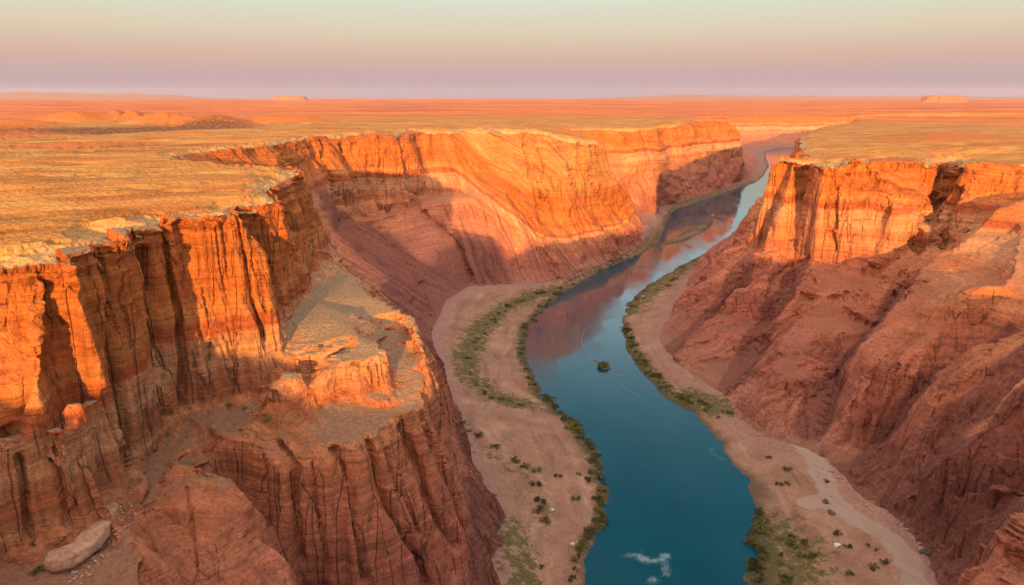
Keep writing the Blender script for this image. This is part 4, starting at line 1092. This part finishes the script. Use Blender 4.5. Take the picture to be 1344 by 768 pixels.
SLAB = stone_material('banded_slab', (0.30, 0.13, 0.08), (0.47, 0.24, 0.15), (0.58, 0.36, 0.24))
h0 = hit(60, 742).z + 1.0
path = [z(60, 736, h0 + 0.8), z(86, 732, h0 + 1.0), z(110, 718, h0 + 1.6), z(127, 697, h0 + 2.3), z(138, 672, h0 + 3.0), z(143, 650, h0 + 3.6)]
describe(sweep(path, lambda u: (7.0 - 1.2 * u, 4.6 - 0.8 * u), 'rock_slab', SLAB, 0.55), 'smooth pale curved rock slab lying on gravel below the hoodoo columns', 'rock')

# the islet and the bars in the river
ip = z(793, 482, 0)
t = bpy.data.objects.new('islet', None); COL.objects.link(t); t.location = ip
describe(t, 'tiny rock islet covered in olive scrub in mid river', 'islet')
s = mpp(ip)
rock = mesh_object('rock', stone_bm(21, 1.0, 1.2, 0.35), STONE_BROWN, (0, 0, 0.1), 0.4, 17 * s, smooth=False); rock.parent = t
for k in range(9):
    a = random.uniform(0, 6.28)
    o = bpy.data.objects.new('shrub', random.choice(BUSH['y' if k % 3 == 2 else ''])); COL.objects.link(o); o.parent = t
    o.location = (math.cos(a) * (k > 1) * 4.2 * s, math.sin(a) * (k > 1) * 5.5 * s, 0.3 * s); o.rotation_euler = (0, 0, a); o.scale = (12 * s, 13 * s, 11 * s)
q = z(781, 474, 0)
o = mesh_object('boulder', stone_bm(22, 1.5, 0.7, 0.4), STONE_DARK, (q[0], q[1], 0.05), 2.2, 5.5 * s, smooth=False)
describe(o, 'dark flat rock just breaking the water beside the islet', 'rock')

def bar(points, width, height, name, mat, attrs=(), kind='structure', label=None, cat=None):
    """a low mound along a line in the river"""
    L = [Vector(q) for q in points]
    bm = bmesh.new(); rows = []
    n = 40; m_ = 9
    for i in range(n + 1):
        t_ = i / n * (len(L) - 1); k = min(int(t_), len(L) - 2); f = t_ - k
        c = L[k].lerp(L[k + 1], f); tg = (L[min(k + 1, len(L) - 1)] - L[k]).normalized(); sd = Vector((-tg.y, tg.x, 0))
        u = i / n; e = max(0.02, math.sin(math.pi * min(max(u, 0.01), 0.99))) ** 0.6
        rows.append([bm.verts.new(c + sd * (width * e * (2 * j / (m_ - 1) - 1) * (1 + 0.25 * math.sin(9 * u + j))) + Vector((0, 0, height * (1 - (2 * j / (m_ - 1) - 1) ** 2) * e - 0.12))) for j in range(m_)])
    for a, b in zip(rows[:-1], rows[1:]):
        for j in range(m_ - 1):
            bm.faces.new([a[j], a[j + 1], b[j + 1], b[j]])
    bmesh.ops.recalc_face_normals(bm, faces=bm.faces)
    o = mesh_object(name, bm, mat)
    me = o.data
    for an, val in attrs:
        a = me.attributes.new(an, 'FLOAT', 'POINT'); a.data.foreach_set('value', [val] * len(me.vertices))
    return describe(o, label, cat, kind=kind)
bar([z(866, 322, 0), z(893, 314, 0), z(915, 303, 0), z(935, 289, 0)], 13, 1.6, 'sand_bar', BANK, (('veg', 0.62), ('foot', 60.0), ('road', 0.0)), label='long low sand bar with green scrub along the inner bend of the river', cat='sand bar')
bar([z(822, 350, 0), z(838, 351, 0), z(848, 349, 0)], 3.5, 0.7, 'sand_bar', BANK, (('veg', 0.3), ('foot', 60.0), ('road', 0.0)), label='small dark spit of mud pointing into the river', cat='sand bar')

# ------------------------------------------------------------------ broken water
def foam_material():
    m, nt, b = new_mat('foam')
    g = G(nt)
    n = g.noise(g.pos(), 2.0, 4)
    g.put(b.inputs['Base Color'], g.ramp(n, [(0.35, (0.15, 0.3, 0.35)), (0.7, (0.5, 0.6, 0.6))]))
    b.inputs['Roughness'].default_value = 0.6
    return m
FOAM = foam_material()
def foam(spots, n, name, label):
    bm = bmesh.new()
    for _ in range(n):
        a, b, t_ = *random.choice(spots), random.random()
        px = a[0] + (b[0] - a[0]) * t_ + random.gauss(0, a[2]) * 2.2; py = a[1] + (b[1] - a[1]) * t_ + random.gauss(0, a[2] * 1.1)
        c = z(px, py, 0.03); r = random.uniform(0.06, 0.17) * a[3]
        m_ = 7; ph = random.uniform(0, 6.28)
        top = bm.verts.new((c[0], c[1], 0.10 + 0.06 * random.random()))
        ring = [bm.verts.new((c[0] + r * random.uniform(0.6, 1.3) * math.cos(ph + 6.2832 * k / m_), c[1] + r * random.uniform(0.6, 1.3) * math.sin(ph + 6.2832 * k / m_), 0.02)) for k in range(m_)]
        for k in range(m_):
            bm.faces.new([top, ring[k], ring[(k + 1) % m_]])
    o = mesh_object(name, bm, FOAM)
    return describe(o, label, 'foam', kind='stuff')
foam([((834, 727, 1.6, 1.0), (846, 734, 0, 0)), ((840, 733, 1.8, 1.1), (856, 737, 0, 0)), ((858, 736, 1.8, 1.1), (874, 733, 0, 0)), ((870, 730, 1.6, 1.0), (876, 729, 0, 0)),
      ((873, 738, 1.6, 1.0), (875, 756, 0, 0)), ((855, 764, 2.0, 0.8), (860, 758, 0, 0)), ((823, 730, 1.5, 0.6), (830, 728, 0, 0))], 1500, 'foam', 'white broken water over a shallow rock near the picture bottom')
foam([((928, 590, 0.8, 0.8), (942, 600, 0, 0)), ((936, 597, 0.7, 0.9), (951, 604, 0, 0)), ((934, 590, 0.4, 0.5), (935, 591, 0, 0))], 110, 'foam', 'thin white streak of foam on the dark water by the far bank')

def streak(path, width, label, dark=False):
    """a narrow low ripple standing on the water"""
    bm = bmesh.new(); prev = None
    pts_ = []
    for a, b in zip(path[:-1], path[1:]):
        for k in range(8):
            pts_.append((a[0] + (b[0] - a[0]) * k / 8, a[1] + (b[1] - a[1]) * k / 8))
    pts_.append(path[-1])
    L = [Vector(z(*q, 0)) for q in pts_]
    for i, c in enumerate(L):
        tg = (L[min(i + 1, len(L) - 1)] - L[max(i - 1, 0)]).normalized(); sd = Vector((-tg.y, tg.x, 0))
        u = i / (len(L) - 1); ww = width * (0.15 + math.sin(math.pi * min(u * 1.0, 1)) * random.uniform(0.6, 1.2))
        cur = [bm.verts.new(c + sd * ww * k + Vector((0, 0, hh))) for k, hh in ((-1, -0.01), (-0.3, 0.06), (0.3, 0.05), (1, -0.01))]
        if prev:
            for j in range(3):
                bm.faces.new([prev[j], prev[j + 1], cur[j + 1], cur[j]])
        prev = cur
    bmesh.ops.recalc_face_normals(bm, faces=bm.faces)
    o = mesh_object('ripple', bm, WATER)
    return describe(o, label, 'ripple', kind='stuff')
streak([(822, 414), (800, 417), (780, 424), (766, 434), (762, 446), (766, 460), (778, 475), (792, 490)], 0.9, 'thin ripple line curving from the far bank towards the islet')
streak([(792, 490), (805, 500), (820, 511), (840, 523), (862, 540)], 1.0, 'thin ripple line trailing downstream from the islet')

# ------------------------------------------------------------------ far away
MESA = stone_material('red_mesa_rock', (0.26, 0.10, 0.06), (0.36, 0.15, 0.085), (0.44, 0.2, 0.12))
def mesa(px0, px1, py, dist, hgt, label, seed):
    c0, c1 = y(px0, py, dist), y(px1, py, dist)
    L_ = abs(c1[0] - c0[0]); cx = (c0[0] + c1[0]) / 2
    bm = bmesh.new(); rings = []
    m_ = 72
    base = 105.0
    for lv, (k, hh) in enumerate(((1.0, 0.0), (0.86, 0.35), (0.78, 0.5), (0.72, 0.92), (0.66, 1.0), (0.3, 1.02))):
        ring = []
        for j in range(m_):
            a = 2 * math.pi * j / m_
            nz = 1 + 0.18 * float(perlin(np.array([math.cos(a) * 3 + seed]), math.sin(a) * 3, lv * 0.15, 95)[0]) + 0.09 * float(perlin(np.array([math.cos(a) * 9 + seed]), math.sin(a) * 9, lv * 0.1, 96)[0])
            hj = hh * (1 + 0.18 * float(perlin(np.array([math.cos(a) * 2 + seed]), math.sin(a) * 2, 5.5, 97)[0]))
            ring.append(bm.verts.new((cx + L_ * 0.5 * k * nz * math.cos(a), dist + L_ * 0.35 * k * nz * math.sin(a), base - 12 + (hgt + 12) * hj)))
        rings.append(ring)
    for a, b in zip(rings[:-1], rings[1:]):
        for j in range(m_):
            bm.faces.new([a[j], a[(j + 1) % m_], b[(j + 1) % m_], b[j]])
    bm.faces.new(rings[-1])
    bmesh.ops.recalc_face_normals(bm, faces=bm.faces)
    o = mesh_object('mesa', bm, MESA, smooth=False)
    return describe(o, label, 'mesa', kind='structure')
mesa(1203, 1268, 132, 11000, 105, 'pink mesa on the horizon, the larger of two', 3)
mesa(354, 408, 127, 16000, 105, 'small pink mesa on the horizon, the lower of two', 8)

def far_range(x0, x1, dist, h0, name, label, seed):
    bm = bmesh.new(); n = 160; rows = []
    for i in range(n + 1):
        x = x0 + (x1 - x0) * i / n
        e = min(1, 6 * i / n, 6 * (n - i) / n)
        hh = h0 * e * (0.75 + 0.5 * float(perlin(np.array([i / 22.0 + seed]), 0.5, 0.5, 98)[0]) + 0.18 * float(perlin(np.array([i / 6.0]), seed, 0.5, 99)[0]))
        rows.append([bm.verts.new((x, dist - 2500, 90)), bm.verts.new((x, dist - 900, 100 + hh * 0.55)), bm.verts.new((x, dist, 100 + hh)), bm.verts.new((x, dist + 3000, 90))])
    for a, b in zip(rows[:-1], rows[1:]):
        for j in range(3):
            bm.faces.new([a[j], a[j + 1], b[j + 1], b[j]])
    bmesh.ops.recalc_face_normals(bm, faces=bm.faces)
    return describe(mesh_object(name, bm, MESA), label, 'hills', kind='structure')
far_range(-36000, -14000, 34000, 330, 'hills', 'long low blue hills on the horizon at the picture edge', 1.3)
far_range(3000, 34000, 36000, 190, 'hills', 'faint low hills along the horizon behind the mesa', 4.1)

# ------------------------------------------------------------------ haze
if HAZE > 0:
    bm = bmesh.new(); bmesh.ops.create_cube(bm, size=1.0)
    o = mesh_object('haze', bm, bpy.data.materials.new('haze'), smooth=False)
    o.scale = (96000, 96000, 720); o.location = (0, 0, 345)
    m = o.data.materials[0]; m.use_nodes = True
    for n in list(m.node_tree.nodes):
        m.node_tree.nodes.remove(n)
    out = m.node_tree.nodes.new('ShaderNodeOutputMaterial'); v = m.node_tree.nodes.new('ShaderNodeVolumePrincipled')
    v.inputs['Density'].default_value = HAZE; v.inputs['Color'].default_value = (0.86, 0.80, 0.92, 1); v.inputs['Anisotropy'].default_value = 0.0
    m.node_tree.links.new(v.outputs[0], out.inputs['Volume'])
    describe(o, 'thin evening haze over the plain and canyon', 'haze', kind='stuff')
print('things', round(time.time() - T0, 1))

# ------------------------------------------------------------------ light, sky, camera
SUN_EL, SUN_AZ = R(6.8), R(3.0)            # the light travels towards +y, turned this much towards +x
world = bpy.data.worlds.new('World'); scene.world = world; world.use_nodes = True
nt = world.node_tree
for n in list(nt.nodes):
    nt.nodes.remove(n)
g = G(nt)
out = nt.nodes.new('ShaderNodeOutputWorld')
bg = nt.nodes.new('ShaderNodeBackground'); nt.links.new(bg.outputs[0], out.inputs[0])
sky = g.n('ShaderNodeTexSky', sky_type='NISHITA', sun_disc=False)
sky.sun_elevation = SUN_EL
sky.sun_rotation = math.pi + SUN_AZ
sky.air_density = 1.0; sky.dust_density = 2.0; sky.ozone_density = 2.0; sky.altitude = 1200
# twilight colours low over the horizon opposite the sun; unseen higher bands are added for fill and reflection
vec = g.n('ShaderNodeTexCoord').outputs['Generated']
zz = g.sep(vec)[2]
ramp = g.ramp(g.m('MULTIPLY', zz, 1.0, clamp=True), [(0.0, (0.225, 0.165, 0.22)), (0.015, (0.24, 0.175, 0.215)), (0.03, (0.285, 0.195, 0.21)), (0.05, (0.36, 0.225, 0.185)), (0.085, (0.41, 0.335, 0.24)), (0.125, (0.395, 0.415, 0.33)),
                          (0.17, (0.55, 0.64, 0.64)), (0.29, (0.78, 0.96, 1.04)), (0.44, (0.24, 0.44, 0.54)), (0.6, (0.09, 0.23, 0.33)), (0.78, (0.7, 0.64, 0.62)), (1.0, (1.45, 1.2, 1.06))])
# fill glow added to the sky behind the viewpoint, turned aside from the sun
GLOW_AZ = SUN_AZ + R(32.0)
away = g.m('ADD', g.m('MULTIPLY', g.sep(vec)[1], -math.cos(GLOW_AZ)), g.m('MULTIPLY', g.sep(vec)[0], -math.sin(GLOW_AZ)))
glow = g.m('MULTIPLY', g.rng(away, 0.0, 0.95), g.rng(zz, 0.75, 0.0))
ramp = g.mix(g.m('MULTIPLY', glow, 0.9), ramp, (2.9, 1.55, 0.88))
lift = g.mix(1.0, ramp, (SKYK, SKYK, SKYK), 'MULTIPLY')
c = g.mix(0.93, sky.outputs[0], lift)
nt.links.new(c, bg.inputs[0])
bg.inputs[1].default_value = 0.1

sl = bpy.data.lights.new('sun', 'SUN'); sl.energy = 4.9; sl.angle = R(0.55); sl.color = (1.0, 0.55, 0.15)
so = bpy.data.objects.new('sun', sl); COL.objects.link(so)
dirv = Vector((math.sin(SUN_AZ) * math.cos(SUN_EL), math.cos(SUN_AZ) * math.cos(SUN_EL), -math.sin(SUN_EL)))
so.rotation_euler = dirv.to_track_quat('-Z', 'Y').to_euler()
so.location = (0, -400, 600)

cam = bpy.data.cameras.new('camera'); cam.sensor_width = 36.0; cam.lens = 24.0; cam.clip_start = 0.5; cam.clip_end = 120000
co = bpy.data.objects.new('camera', cam); COL.objects.link(co)
co.location = CAM.tolist(); co.rotation_euler = (math.pi / 2 - PITCH, 0, 0)
scene.camera = co
vs = scene.view_settings
vs.view_transform = 'Standard'; vs.look = 'None'; vs.exposure = EXPO; vs.gamma = 1.0; vs.use_curve_mapping = False
scene.cycles.max_bounces = 6; scene.cycles.diffuse_bounces = 1; scene.cycles.glossy_bounces = 3
scene.cycles.use_denoising = True
print('script', round(time.time() - T0, 1))
